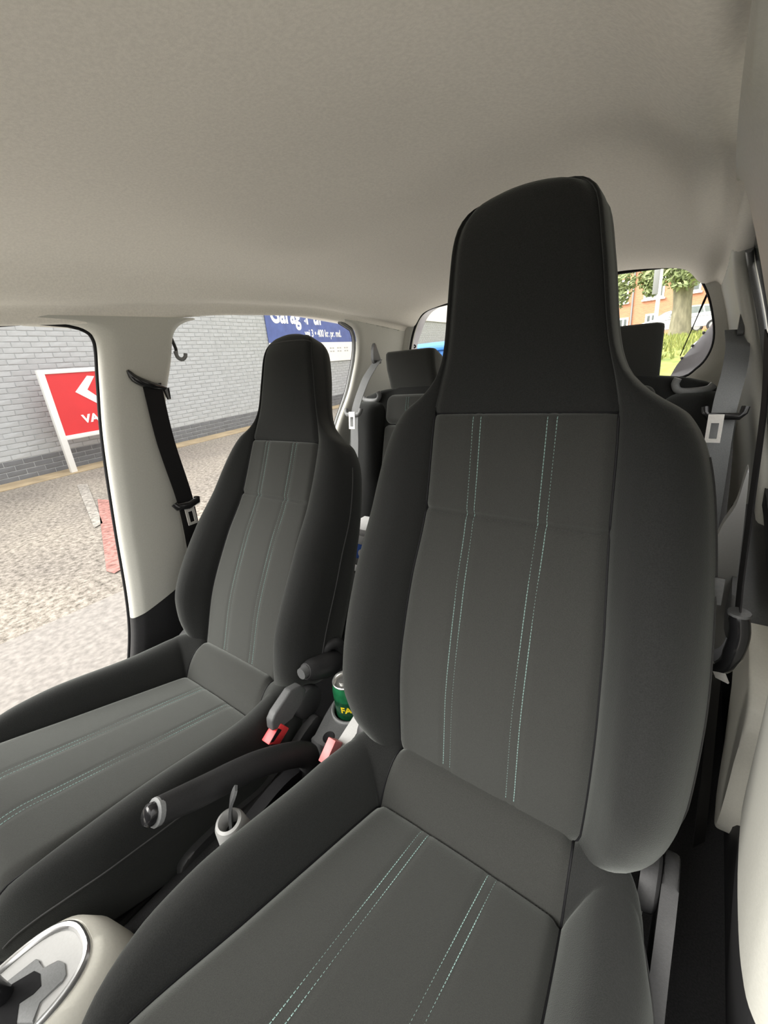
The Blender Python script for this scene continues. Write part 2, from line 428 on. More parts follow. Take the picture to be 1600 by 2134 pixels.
def path_obj(name, pts, r, m, n=8): return tube(pts, r, n).build(name, m, None, angle=80)


structure(path_obj('trim_1', pillar(-1, 'wall_left_pillar_trim', 'wall_left_pillar_foot'), 0.0055, M['black']))
structure(path_obj('trim_2', pillar(1, 'wall_right_pillar_trim', 'wall_right_pillar_foot'), 0.0055, M['black']))

# C pillar panels and rear quarter
yC = keys(0.36, 1.08, 0.7, 1.15, 0.95, 1.262, 1.09, 1.333, 1.211, 1.356, 1.25, 1.35, 1.28, 1.335, 1.30, 1.312, 1.312, 1.28, 1.320, 1.24)


def c_panel(sgn, name, seal):
    zs = list(np.linspace(0.36, 1.24, 40)) + list(np.linspace(1.25, 1.345, 22))
    v = []; f = []; nn = 26
    for z in zs:
        a = yC(z)
        zz = min(z, 1.31)
        ys = [a + 0.17, a + 0.050, a + 0.012, a + 0.022] + list(np.linspace(a + 0.035, 1.645, nn - 4))
        xo = [0.13, 0.038, 0.012, 0.0] + [-0.004] * (nn - 4)
        for y, x in zip(ys, xo):
            # the top follows the headliner edge
            zz = min(z, zt(min(max(y, 1.2), 1.64)) + 0.004)
            v.append((sgn * (xin(zz) * shrink(y) + x), y, zz))
    for i in range(len(zs) - 1):
        for k in range(nn - 1): f.append((i * nn + k, i * nn + k + 1, (i + 1) * nn + k + 1, (i + 1) * nn + k))
    structure(obj(name, v, f, M['trim']))
    pts = [(sgn * (xin(z) + 0.022), yC(z) + 0.020, z) for z in np.linspace(0.4, 1.318, 40)]
    structure(tube(pts, 0.007, 8).build(seal, M['mid_plastic'], None, angle=80))
    pts = [(sgn * (xin(z) + 0.040), yC(z) + 0.036, z) for z in np.linspace(0.4, 1.318, 40)]
    structure(tube(pts, 0.006, 8).build(seal[:-1] + str(int(seal[-1]) + 2), M['black'], None, angle=80))


c_panel(-1, 'wall_left_rear_quarter', 'trim_3')
c_panel(1, 'wall_right_rear_quarter', 'trim_4')
# roof-rail strip between pillar tops is part of the ceiling; sills below the doors
for s_, nm in ((-1, 'left'), (1, 'right')):
    structure(MB().box((s_ * 0.72, 0.35, 0.33), (0.05, 0.95, 0.055)).build('trim_%s_sill' % nm, M['trim_dark'], None, bevel=0.015))
structure(MB().box((0, 0.6, 0.265), (0.74, 1.15, 0.015)).build('floor', M['carpet']))
# dashboard and bonnet ahead of the camera, windscreen pillars
structure(prism(spline([(-0.42, 0.52), (-0.36, 0.70), (-0.40, 0.88), (-0.50, 0.945), (-0.80, 0.93), (-1.0, 0.90), (-1.0, 0.45), (-0.6, 0.40)], 40, True), (-0.70, 0, 0), (0, 1, 0), (0, 0, 1), (1, 0, 0), 1.40).build('wall_dashboard', M['trim_dark'], None, angle=50))
structure(prism([(-0.95, 0.90), (-1.25, 0.88), (-1.65, 0.80), (-1.75, 0.60), (-1.75, 0.35), (-0.95, 0.35)], (-0.76, 0, 0), (0, 1, 0), (0, 0, 1), (1, 0, 0), 1.52).build('wall_bonnet', M['paint'], None, bevel=0.04, seg=3))
for s_, nm in ((-1, 'left'), (1, 'right')):
    structure(tube([(s_ * 0.57, -0.22, 1.32), (s_ * 0.64, -0.50, 1.14), (s_ * 0.70, -0.95, 0.90)], [0.045, 0.05, 0.05], 10).build('wall_%s_screen_pillar' % nm, M['trim'], None))
# centre tunnel
tun = spline([(-0.16, 0.275), (-0.125, 0.30), (-0.10, 0.36), (-0.06, 0.395), (0, 0.40), (0.06, 0.395), (0.10, 0.36), (0.125, 0.30), (0.16, 0.275)], 25)
v = []; f = []
for Y in np.linspace(-0.5, 1.0, 12): v += [(x, Y, z) for x, z in tun]
for i in range(11):
    for k in range(24): f.append((i * 25 + k, i * 25 + k + 1, (i + 1) * 25 + k + 1, (i + 1) * 25 + k))
structure(obj('floor_tunnel', v, f, M['carpet']))

# tailgate opening: trim ring, rubber seal, painted jamb
YA = 1.645
half = [(0, 1.366), (0.20, 1.366), (0.34, 1.362), (0.42, 1.354), (0.468, 1.328), (0.500, 1.28), (0.522, 1.22), (0.536, 1.15), (0.530, 1.10), (0.505, 1.06), (0.45, 1.03), (0.25, 1.025), (0, 1.025)]
hs = spline(half, 50)
ring = [(x, z) for x, z in hs] + [(-x, z) for x, z in hs[-2:0:-1]]
NR = len(ring)
structure(tube([(x * 1.004, YA + 0.012, z) for x, z in ring], 0.008, 8, closed=True).build('trim_7', M['black'], None, angle=80))
# trim surface from the headliner / pillars to the seal
v = []; f = []
outer = []
for x, z in ring:
    ox, oz = x * 1.20, z + (z - 1.19) * 0.22
    outer.append((ox, oz))
for k, (x, z) in enumerate(ring):
    ox, oz = outer[k]
    v += [(ox, YA - 0.02, oz), (0.35 * ox + 0.65 * x, YA - 0.012, 0.35 * oz + 0.65 * z), (x, YA, z), (x * 0.998, YA + 0.03, z)]
for k in range(NR):
    j = (k + 1) % NR
    for q in range(3): f.append((k * 4 + q, j * 4 + q, j * 4 + q + 1, k * 4 + q + 1))
structure(obj('wall_rear', v, f, M['trim']))
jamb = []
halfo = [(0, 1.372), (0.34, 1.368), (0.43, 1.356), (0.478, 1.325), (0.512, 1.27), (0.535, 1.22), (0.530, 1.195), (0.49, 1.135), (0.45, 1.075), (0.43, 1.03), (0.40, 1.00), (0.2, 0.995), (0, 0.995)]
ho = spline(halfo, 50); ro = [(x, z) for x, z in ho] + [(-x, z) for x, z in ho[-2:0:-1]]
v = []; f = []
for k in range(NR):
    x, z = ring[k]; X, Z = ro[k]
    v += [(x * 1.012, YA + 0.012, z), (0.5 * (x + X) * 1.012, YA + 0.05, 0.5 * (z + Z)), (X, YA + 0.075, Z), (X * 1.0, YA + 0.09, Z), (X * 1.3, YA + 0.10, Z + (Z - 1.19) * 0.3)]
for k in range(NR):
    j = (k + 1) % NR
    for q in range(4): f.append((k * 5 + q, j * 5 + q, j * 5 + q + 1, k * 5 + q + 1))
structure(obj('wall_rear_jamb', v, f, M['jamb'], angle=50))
structure(MB().box((0, YA + 0.04, 0.65), (0.66, 0.02, 0.385)).build('wall_rear_lower', M['trim_dark'], None, bevel=0.01))
# plugs and cable on the jamb
mb = MB()
for (u, w_) in ((0.505, 1.165), (0.482, 1.13), (0.458, 1.095)):
    lathe([(0.0, 0.002), (0.003, 0.002), (0.0045, 0.0), (0.0045, -0.003)], (u, YA + 0.075, w_ - 0.003), (-0.7, -0.6, 0.4), 10, mb)
structure(mb.build('trim_8', M['mid_plastic'], None))

# driver-side rear door, closed
dr = thing('door_1', '', ''); del dr['label'], dr['category']; structure(dr); dr.location = (0.68, 0.9, 0.33)


def card_x(y, z): return 0.685 + 0.012 * math.sin((z - 0.3) * 3.0) + 0.03 * max(0, 0.5 - z)


v = []; f = []; ny, nz = 26, 22
for i in range(ny):
    for k in range(nz):
        y = 0.60 + 0.72 * i / (ny - 1); z = 0.31 + 0.60 * k / (nz - 1); v.append((card_x(y, z), y, z))
for i in range(ny - 1):
    for k in range(nz - 1): f.append((i * nz + k, i * nz + k + 1, (i + 1) * nz + k + 1, (i + 1) * nz + k))
obj('door_card', v, f, M['beige'], dr)
# raised armrest with dark pull handle
arm = [(0.74, 0.655), (1.20, 0.70), (1.26, 0.66), (1.22, 0.60), (0.98, 0.56), (0.86, 0.50), (0.78, 0.36), (0.72, 0.34), (0.70, 0.50)]
prism(spline(arm, 40, True), (0.695, 0, 0), (0, 1, 0), (0, 0, 1), (-1, 0, 0), 0.045).build('armrest', M['beige'], dr, bevel=0.012, seg=3)
prism(spline([(0.88, 0.69), (1.15, 0.745), (1.30, 0.76), (1.32, 0.70), (1.1, 0.655), (0.90, 0.62)], 30, True), (0.70, 0, 0), (0, 1, 0), (0, 0, 1), (-1, 0, 0), 0.075).build('pull_handle', M['grey_plastic'], dr, bevel=0.02, seg=3)
prism(spline([(0.92, 0.775), (1.15, 0.82), (1.34, 0.83), (1.35, 0.80), (1.15, 0.785), (0.93, 0.74)], 30, True), (0.70, 0, 0), (0, 1, 0), (0, 0, 1), (-1, 0, 0), 0.03).build('door_release', M['trim_dark'], dr, bevel=0.008)
prism(spline([(0.78, 0.52), (0.90, 0.52), (1.00, 0.50), (0.98, 0.42), (0.88, 0.38), (0.80, 0.40)], 30, True), (0.705, 0, 0), (0, 1, 0), (0, 0, 1), (-1, 0, 0), 0.03).build('speaker_grille', M['mid_plastic'], dr, bevel=0.008)
MB().box((0.725, 0.95, 0.93), (0.02, 0.36, 0.025)).build('window_sill', M['trim_dark'], dr, bevel=0.008)
MB().box((0.76, 0.95, 0.62), (0.02, 0.38, 0.30)).build('outer_panel', M['paint'], dr, bevel=0.01)

def frame_band(name, pts_in, pts_out, m):
    v = []
    for (y, z), (y2, z2) in zip(pts_in, pts_out): v += [(xin(z) + 0.035, y, z), (xin(z2) + 0.030, y2, z2), (xin(z2) + 0.055, y2, z2), (xin(z) + 0.055, y, z)]
    f = []
    for i in range(len(pts_in) - 1):
        for k in range(4): f.append((i * 4 + k, i * 4 + (k + 1) % 4, i * 4 + 4 + (k + 1) % 4, i * 4 + 4 + k))
    f += [(0, 1, 2, 3), tuple((len(pts_in) - 1) * 4 + k for k in (3, 2, 1, 0))]
    return obj(name, v, f, m, dr, angle=40)


frame_band('window_frame', spline([(0.69, 0.93), (0.69, 1.10), (0.71, 1.24), (0.76, 1.275), (0.95, 1.285), (1.16, 1.275), (1.25, 1.24), (1.26, 1.12), (1.20, 0.95)], 40),
           spline([(0.60, 0.93), (0.60, 1.12), (0.625, 1.29), (0.70, 1.325), (0.95, 1.34), (1.22, 1.33), (1.34, 1.28), (1.35, 1.12), (1.28, 0.94)], 40), M['gloss_black'])
# passenger-side rear door, standing open behind the pillar
d2 = thing('door_2', '', ''); del d2['label'], d2['category']; structure(d2); d2.location = (-0.80, 0.62, 0.33)
dv = Vector((-0.74, 0.33, 0)).normalized(); dn = Vector((0, 0, 1)).cross(dv)
prism(spline([(0.0, 0.36), (0.02, 0.60), (0.0, 0.80), (0.02, 0.93), (0.5, 0.97), (0.86, 0.98), (0.90, 0.7), (0.7, 0.45), (0.6, 0.36)], 40, True), (-0.785, 0.60, 0), dv, (0, 0, 1), dn, 0.075).build('door_panel', M['paint'], d2, bevel=0.015, seg=3)
tube([Vector((-0.785, 0.60, 0)) + dv * a + Vector((0, 0, z)) for a, z in ((0.03, 0.93), (0.05, 1.15), (0.10, 1.27), (0.25, 1.33), (0.6, 1.33), (0.8, 1.25), (0.86, 0.97))], 0.018, 8).build('window_frame', M['black'], d2)

# small coat hook on the passenger pillar
hk = thing('coat_hook', 'small grey coat hook on the rear edge of the passenger side pillar', 'hook', (-0.595, 0.632, 1.235))
tube([(-0.60, 0.636, 1.275), (-0.598, 0.640, 1.25), (-0.597, 0.638, 1.235)], 0.004, 8).build('stem', M['trim_dark'], hk)
tube(spline([(-0.597, 0.636, 1.243), (-0.593, 0.637, 1.228), (-0.590, 0.646, 1.222), (-0.588, 0.655, 1.228), (-0.588, 0.658, 1.236)], 12), 0.005, 8).build('hook', M['mid_plastic'], hk)

# ================================================================== FRONT SEATS
kI = keys(-0.035, 0.130, 0, 0.149, 0.13, 0.152, 0.26, 0.147, 0.416, 0.134, 0.565, 0.127, 0.60, 0.120, 0.65, 0.107, 0.75, 0.092, 0.80, 0.082, 0.818, 0.068, 0.828, 0.046, 0.833, 0.015)
kW = keys(-0.035, 0.150, -0.01, 0.20, 0.02, 0.232, 0.06, 0.248, 0.1, 0.255, 0.2, 0.257, 0.35, 0.248, 0.44, 0.237, 0.52, 0.220, 0.565, 0.196, 0.595, 0.152, 0.62, 0.128, 0.65, 0.116, 0.75, 0.100, 0.80, 0.089, 0.818, 0.074, 0.828, 0.051, 0.833, 0.018)
kB = keys(-0.035, 0.005, 0, 0.03, 0.05, 0.052, 0.12, 0.064, 0.3, 0.052, 0.45, 0.034, 0.53, 0.020, 0.58, 0.010, 0.62, 0.002, 0.66, 0.0, 0.84, 0.0)
kN = keys(-0.035, -0.002, 0, 0, 0.15, 0.012, 0.3, 0.004, 0.42, -0.010, 0.565, -0.006, 0.62, 0.0, 0.72, 0.022, 0.79, 0.036, 0.815, 0.034, 0.828, 0.026, 0.833, 0.014)
kT = keys(-0.035, 0.105, 0.3, 0.11, 0.5, 0.10, 0.57, 0.085, 0.62, 0.072, 0.75, 0.055, 0.79, 0.045, 0.815, 0.034, 0.828, 0.018, 0.833, 0.0)
TROW = sorted(set([-0.035, -0.02, -0.01] + list(np.round(np.linspace(0, 0.40, 30), 4)) + [0.405, 0.409, 0.4125, 0.415, 0.4165, 0.418, 0.4205, 0.424, 0.43] + list(np.round(np.linspace(0.44, 0.548, 8), 4))
                  + [0.555, 0.560, 0.563, 0.565, 0.567, 0.570, 0.575] + list(np.round(np.linspace(0.585, 0.79, 22), 4)) + [0.80, 0.809, 0.816, 0.821, 0.825, 0.828, 0.830, 0.832, 0.833]))
ST = 0.0525


def dent(x, c, w): return math.exp(-((x - c) / w) ** 2)


def back_n(x, t):
    n = kN(t); I = kI(t)
    n += 0.004 * (1 - (x / I) ** 2) if t < 0.565 else 0.010 * (1 - (x / I) ** 2) * min(1, (t - 0.565) / 0.08)
    n -= 0.008 * dent(abs(x), I, 0.007)
    if t < 0.57: n -= 0.0045 * dent(t, 0.4165, 0.005) + 0.002 * (dent(abs(x), ST - 0.006, 0.003) + dent(abs(x), ST + 0.006, 0.003))
    n -= 0.005 * dent(t, 0.565, 0.004)
    return n


def back_section(t):
    I, W, B, T, n0 = kI(t), kW(t), kB(t), kT(t), kN(t)
    n0 = kN(t) - 0.008
    xs = [I * math.sin(math.pi / 2 * k / 28) if False else I * k / 28 for k in range(29)]
    ins = [(x, back_n(x, t)) for x in xs]
    d = W - I
    e = min(1.0, d / 0.05)
    bol = spline([(I, n0), (I + 0.10 * d, n0 + 0.35 * B + 0.004), (I + 0.36 * d, n0 + 0.98 * B + 0.005), (I + 0.66 * d, n0 + 1.02 * B + 0.002), (I + 0.90 * d, n0 + 0.68 * B - 0.010), (W, n0 + 0.15 * B - 0.030)], 18)
    ns = n0 + 0.15 * B - 0.030
    ns = max(ns, -T + 0.002) if T > 0.01 else ns
    side = spline([(W, bol[-1][1]), (W + 0.001, ns - 0.3 * (ns + T)), (W - 0.006, ns - 0.75 * (ns + T)), (W - 0.035 * min(1, W / 0.2), -T)], 9)
    bk = [(side[-1][0] * (1 - k / 6), -T - 0.010 * math.sin(math.pi / 2 * k / 6)) for k in range(7)]
    return ins, bol, side, bk


def grid_obj(name, rows, m, parent, flip=False):
    n = len(rows[0]); v = [q for r in rows for q in r]; f = []
    for i in range(len(rows) - 1):
        for k in range(n - 1):
            g = (i * n + k, i * n + k + 1, (i + 1) * n + k + 1, (i + 1) * n + k); f.append(g[::-1] if flip else g)
    o = obj(name, v, f, m, parent)
    bm = bmesh.new(); bm.from_mesh(o.data); bmesh.ops.remove_doubles(bm, verts=bm.verts[:], dist=1e-6); bm.to_mesh(o.data); bm.free()
    o.data.polygons.foreach_set('use_smooth', [True] * len(o.data.polygons))
    return o


def dashes(line, step, gap, w, mb):
    """short raised stitches along a polyline of (point, normal)"""
    acc = 0.0
    for (p, n), (q, n2) in zip(line[:-1], line[1:]):
        p = Vector(tuple(p)); q = Vector(tuple(q)); n = Vector(tuple(n)).normalized(); L = (q - p).length
        if L < 1e-5: continue
        d = (q - p) / L; s = d.cross(n)
        a, c = p + d * (gap * 0.5), q - d * (gap * 0.5)
        h = n * w * 0.9
        vs = [a - s * w * 0.5, a + s * w * 0.5, c + s * w * 0.5, c - s * w * 0.5, a + (d * (L * 0.2)) + h, c - (d * (L * 0.2)) + h]
        mb.add(vs, [(0, 1, 4), (1, 2, 5, 4), (2, 3, 5), (3, 0, 4, 5)])
    return mb


kCI = keys(-0.13, 0.125, -0.06, 0.140, 0.0, 0.147, 0.16, 0.159, 0.26, 0.166, 0.39, 0.176, 0.44, 0.163, 0.468, 0.145)
kCW = keys(-0.13, 0.165, -0.06, 0.205, 0.0, 0.236, 0.08, 0.252, 0.25, 0.252, 0.33, 0.245, 0.385, 0.228, 0.42, 0.208, 0.445, 0.184, 0.468, 0.150)
kCB = keys(-0.13, 0.07, -0.06, 0.090, -0.03, 0.091, 0.01, 0.083, 0.05, 0.072, 0.10, 0.063, 0.25, 0.052, 0.33, 0.038, 0.39, 0.018, 0.425, -0.006, 0.448, -0.042, 0.468, -0.12)
kCN = keys(-0.13, 0.020, -0.085, 0.052, -0.066, 0.071, -0.052, 0.080, -0.042, 0.080, -0.030, 0.073, -0.019, 0.058, -0.010, 0.038, -0.004, 0.016, 0.0, 0.0, 0.02, 0.002, 0.38, 0.002, 0.405, -0.001, 0.428, -0.010, 0.446, -0.032, 0.458, -0.070, 0.468, -0.13)
SROW = [-0.13, -0.11, -0.09, -0.075, -0.062, -0.05, -0.042, -0.034, -0.026, -0.019, -0.013, -0.008, -0.005, -0.0025, 0, 0.0025, 0.005, 0.009, 0.015] + list(np.round(np.linspace(0.025, 0.40, 28), 4)) + [0.408, 0.416, 0.424, 0.432, 0.439, 0.445, 0.450, 0.455, 0.459, 0.463, 0.466, 0.468]


def cush_n(x, s):
    I = kCI(s); n = kCN(s)
    n += 0.003 * (1 - (x / I) ** 2)
    n -= 0.010 * dent(abs(x), I, 0.008)
    n -= 0.006 * dent(s, 0.0, 0.004)
    if s > 0.0: n -= 0.0018 * (dent(abs(x), 0.049, 0.003) + dent(abs(x), 0.061, 0.003))
    return n


def cush_section(s):
    I, W, B = kCI(s), kCW(s), kCB(s); n0 = cush_n(I, s); d = W - I
    ins = [(I * k / 28, cush_n(I * k / 28, s)) for k in range(29)]
    rise = B - n0
    bol = spline([(I, n0), (I + 0.10 * d, n0 + 0.30 * rise), (I + 0.36 * d, n0 + 0.86 * rise), (I + 0.62 * d, n0 + rise), (I + 0.85 * d, n0 + 0.86 * rise - 0.002), (I + 0.98 * d, n0 + 0.5 * rise - 0.012), (W, B - 0.062)], 20)
    low = min(-0.13, B - 0.07)
    side = spline([(W, B - 0.062), (W - 0.002, 0.5 * (B - 0.062 + low)), (W - 0.012, low)], 7)
    return ins, bol, side


def make_seat(label, xc, th, yb, zb, phi, yc_, zc_, group):
    root = thing('front_seat', label, 'car seat', (xc, 0.2, 0.28), group)
    th = math.radians(th); phi = math.radians(phi)
    o = np.array([xc, yb, zb]); u = np.array([0, math.sin(th), math.cos(th)]); nn = np.array([0, -math.cos(th), math.sin(th)]); ex = np.array([1.0, 0, 0])
    W = lambda x, t, n: o + ex * x + u * t + nn * n
    secs = [(t,) + back_section(t) for t in TROW]
    low = [s for s in secs if s[0] <= 0.565 + 1e-9]; hi = [s for s in secs if s[0] >= 0.565 - 1e-9]
    full = lambda s, i: [(-x, n) for x, n in s[i][::-1]] + list(s[i][1:])
    lo1 = [s for s in low if s[0] <= 0.4165]; lo2 = [s for s in low if s[0] >= 0.4165]
    grid_obj('lower_back_panel', [[W(x, s[0], n) for x, n in full(s, 1)] for s in lo1], M['insert'], root, True)
    grid_obj('upper_back_panel', [[W(x, s[0], n) for x, n in full(s, 1)] for s in lo2], M['insert'], root, True)
    grid_obj('headrest_panel', [[W(x, s[0], n) for x, n in full(s, 1)] for s in hi], M['fabric'], root, True)
    bl = [s for s in secs if s[0] <= 0.549]; bh = [s for s in secs if s[0] >= 0.548]
    for sg in (1, -1):
        grid_obj('side_bolster', [[W(sg * x, s[0], n) for x, n in s[2]] for s in bl], M['fabric'], root, sg > 0)
        grid_obj('shoulder_panel', [[W(sg * x, s[0], n) for x, n in s[2]] for s in bh], M['fabric'], root, sg > 0)
        grid_obj('side_panel', [[W(sg * x, s[0], n) for x, n in s[3]] for s in secs], M['fabric'], root, sg > 0)
    grid_obj('back_panel', [[W(x, s[0], n) for x, n in list(s[4]) + [(-a, c) for a, c in s[4][-2::-1]]] for s in secs], M['fabric'], root, True)
    # seam cords and stitches
    mb = MB(); dk = MB()
    for sx in (-1, 1):
        for off in (-0.006, 0.006):
            x = sx * ST + off
            line = [(W(x, t, back_n(x, t) + 0.0004), nn) for t in np.arange(0.004, 0.5645, 0.0046)]
            dashes(line, 0, 0.0011, 0.0011, mb)
    I4 = kI(0.4165)
    for dt in (-0.0032,):
        dashes([(W(x, 0.4165 + dt, back_n(x, 0.4165 + dt) + 0.0004), nn) for x in np.arange(-I4 + 0.004, I4 - 0.004, 0.0046)], 0, 0.0014, 0.0009, dk)
    seam = [(W(s[2][-1][0] + 0.0006, s[0], s[2][-1][1]), ex) for s in secs if 0.03 < s[0] < 0.53]
    for sx in (1, -1): tube([(2 * xc - p[0] if sx < 0 else p[0], p[1], p[2]) for p, _ in seam], 0.0013, 5, mb=dk)
    # side seam of the headrest cover
    hs_ = [s for s in secs if 0.57 < s[0] < 0.829]
    for sx in (1, -1): tube([W(sx * (s[1][-1][0] + 0.001), s[0], s[1][-1][1] + 0.0002) for s in hs_], 0.0012, 5, mb=dk)
    It = kI(0.805)
    if xc < 0: tube([W(x, 0.805, back_n(x, 0.805) + 0.0006) for x in np.linspace(-It, It, 24)], 0.0012, 5, mb=dk)
    cord = MB()
    for sx in (1, -1):
        tube([W(sx * kI(s[0]), s[0], s[1][-1][1] + 0.0012) for s in secs if s[0] <= 0.566], 0.0018, 6, mb=cord)
    tube([W(x, 0.565, back_n(x, 0.565) + 0.0006) for x in np.linspace(-kI(0.565), kI(0.565), 30)], 0.0014, 6, mb=cord)
    # ---------------- cushion
    oc = np.array([xc, yc_, zc_]); fw = np.array([0, -math.cos(phi), math.sin(phi)]); nc = np.array([0, math.sin(phi), math.cos(phi)])
    Q = lambda x, s, n: oc + ex * x + fw * s + nc * n
    cs = [(s,) + cush_section(s) for s in SROW]
    rear = [s for s in cs if s[0] <= 0]; front = [s for s in cs if s[0] >= 0]
    grid_obj('cushion_roll', [[Q(x, s[0], n) for x, n in full(s, 1)] for s in rear], M['insert'], root)
    grid_obj('cushion_panel', [[Q(x, s[0], n) for x, n in full(s, 1)] for s in front], M['insert'], root)
    for sg in (1, -1):
        grid_obj('cushion_bolster', [[Q(sg * x, s[0], n) for x, n in s[2]] for s in cs], M['fabric'], root, sg < 0)
        grid_obj('cushion_side', [[Q(sg * x, s[0], n) for x, n in s[3]] for s in cs], M['fabric'], root, sg < 0)
    for sx in (-1, 1):
        for off in (-0.006, 0.006):
            x = sx * 0.055 + off
            dashes([(Q(x, s, cush_n(x, s) + 0.0004), nc) for s in np.arange(0.004, 0.425, 0.0046)], 0, 0.0011, 0.0011, mb)
    I0 = kCI(0.0)
    dashes([(Q(x, 0.0035, cush_n(x, 0.0035) + 0.0004), nc) for x in np.arange(-I0 + 0.004, I0 - 0.004, 0.0046)], 0, 0.0014, 0.0009, dk)
    for sx in (1, -1): tube([Q(sx * (s[2][-1][0] + 0.0008), s[0], s[2][-1][1]) for s in cs if -0.05 < s[0] < 0.45], 0.0013, 5, mb=dk)
    for sx in (1, -1): tube([Q(sx * kCI(s[0]), s[0], s[1][-1][1] + 0.0012) for s in cs if -0.07 < s[0] < 0.45], 0.0018, 6, mb=cord)
    so = cord.build('seam_cord', M['black'], root); so['kind'] = 'stuff'
    so = mb.build('teal_stitching', M['thread'], root, smooth=False); so['kind'] = 'stuff'; so['label'] = 'paired pale teal stitch lines'
    so = dk.build('seam_stitching', M['thread_dark'], root, smooth=False); so['kind'] = 'stuff'
    # frame: base box, rails, side shields, hinge plates, recline lever
    p = Q(0, 0.18, -0.14)
    MB().box(p, (0.20, 0.21, 0.05), Matrix.Rotation(-phi, 3, 'X')).build('seat_pan', M['trim_dark'], root, bevel=0.02)
    for sx in (-1, 1):
        MB().box((xc + sx * 0.17, 0.24, 0.300), (0.02, 0.27, 0.014)).build('slide_rail', M['grey_plastic'], root, bevel=0.004)
        for yy in (0.05, 0.40): MB().box((xc + sx * 0.17, yy, 0.325), (0.012, 0.025, 0.03)).build('rail_bracket', M['grey_plastic'], root, bevel=0.004)
        pts = [(0.03, -0.155), (0.20, -0.16), (0.33, -0.14), (0.34, -0.11), (0.22, -0.075), (0.09, -0.045), (0.02, -0.005), (-0.035, 0.055), (-0.075, 0.085), (-0.12, 0.075), (-0.135, 0.0), (-0.10, -0.13)]
        if sx * xc < 0: pts = [(0.03, -0.155), (0.15, -0.16), (0.22, -0.14), (0.23, -0.10), (0.17, -0.075), (0.04, -0.06), (-0.04, 0.0), (-0.085, 0.02), (-0.11, -0.03), (-0.08, -0.13)]
        prism(spline(pts, 40, True), Q(sx * 0.243, 0, 0), fw, nc, (sx, 0, 0), 0.018).build('side_shield', M['shield'], root, bevel=0.006)
        lathe([(0, 0.010), (0.030, 0.010), (0.036, 0.006), (0.038, 0.0), (0.038, -0.012)], W(sx * 0.232, -0.028, -0.03), (sx, 0, 0), 24).build('hinge_cap', M['shield'], root)
    return root, W, Q


drv, DW, DQ = make_seat("black cloth driver's seat with integrated headrest, nearest the camera", 0.33, 13.8, 0.436, 0.540, 16.0, 0.370, 0.471, 'front seats')
pas, PW, PQ = make_seat('black cloth passenger seat, reclined, beside the open door', -0.33, 26.6, 0.457, 0.498, 14.7, 0.384, 0.436, 'front seats')
# cloth tags sewn in the outer seams
tg = back_section(0.37)
MB().box(DW(tg[1][-1][0] + 0.002, 0.365, tg[1][-1][1]), (0.006, 0.003, 0.016), Matrix.Rotation(-0.24, 3, 'X')).build('sewn_tag', M['grey_plastic'], drv, bevel=0.001)['label'] = 'small grey sewn tag'
MB().box(PW(-tg[1][-1][0] - 0.004, 0.37, tg[1][-1][1] + 0.005), (0.008, 0.003, 0.013), Matrix.Rotation(-0.46, 3, 'X')).build('sewn_tag', M['black'], pas, bevel=0.001)['label'] = 'small black sewn tag'
# passenger: recline lever on the inner side, chrome slide bar in front
hub = px((668, 1385), 0, -0.075)
ln = MB(); tube(spline([hub + np.array([0.0, 0.05, -0.02]), hub + np.array([0.008, 0.0, 0.0]), hub + np.array([0.008, -0.05, 0.022])], 10), [0.020, 0.024, 0.027, 0.028, 0.028, 0.027, 0.025, 0.024, 0.022, 0.017], 12, mb=ln)
ln.build('recline_lever', M['trim_dark'], pas, angle=60)
tube([hub + np.array([0.008, -0.048, 0.022]), hub + np.array([0.008, -0.062, 0.024])], [0.014, 0.012], 12).build('lever_tip', M['grey_plastic'], pas)
tube(spline([hub + np.array([-0.01, 0.02, 0.015]), hub + np.array([-0.002, 0.035, 0.03]), hub + np.array([0.004, 0.055, 0.022]), hub + np.array([0.004, 0.062, 0.0])], 10), 0.014, 10).build('lever_hook', M['trim_dark'], pas, angle=60)
b0 = PQ(0.10, 0.40, -0.13)
tube(spline([px((-60, 1840), 2, 0.36), px((-5, 1872), 2, 0.36), px((5, 1925), 2, 0.36), px((22, 1940), 2, 0.36), px((50, 1930), 2, 0.36), px((80, 1900), 2, 0.34)], 24), 0.0055, 8).build('slide_bar', M['silver'], pas)
# driver: bare steel bracket edge by the hinge
prism([(0, 0), (0.012, 0), (0.030, -0.075), (0.026, -0.12), (0.014, -0.10), (-0.004, -0.05)], DQ(0.225, -0.070, 0.050), (0, -1, 0.1), (0, 0, 1), (1, 0, 0), 0.004).build('hinge_plate', M['steel'], drv, bevel=0.001)

# ================================================================== BELTS


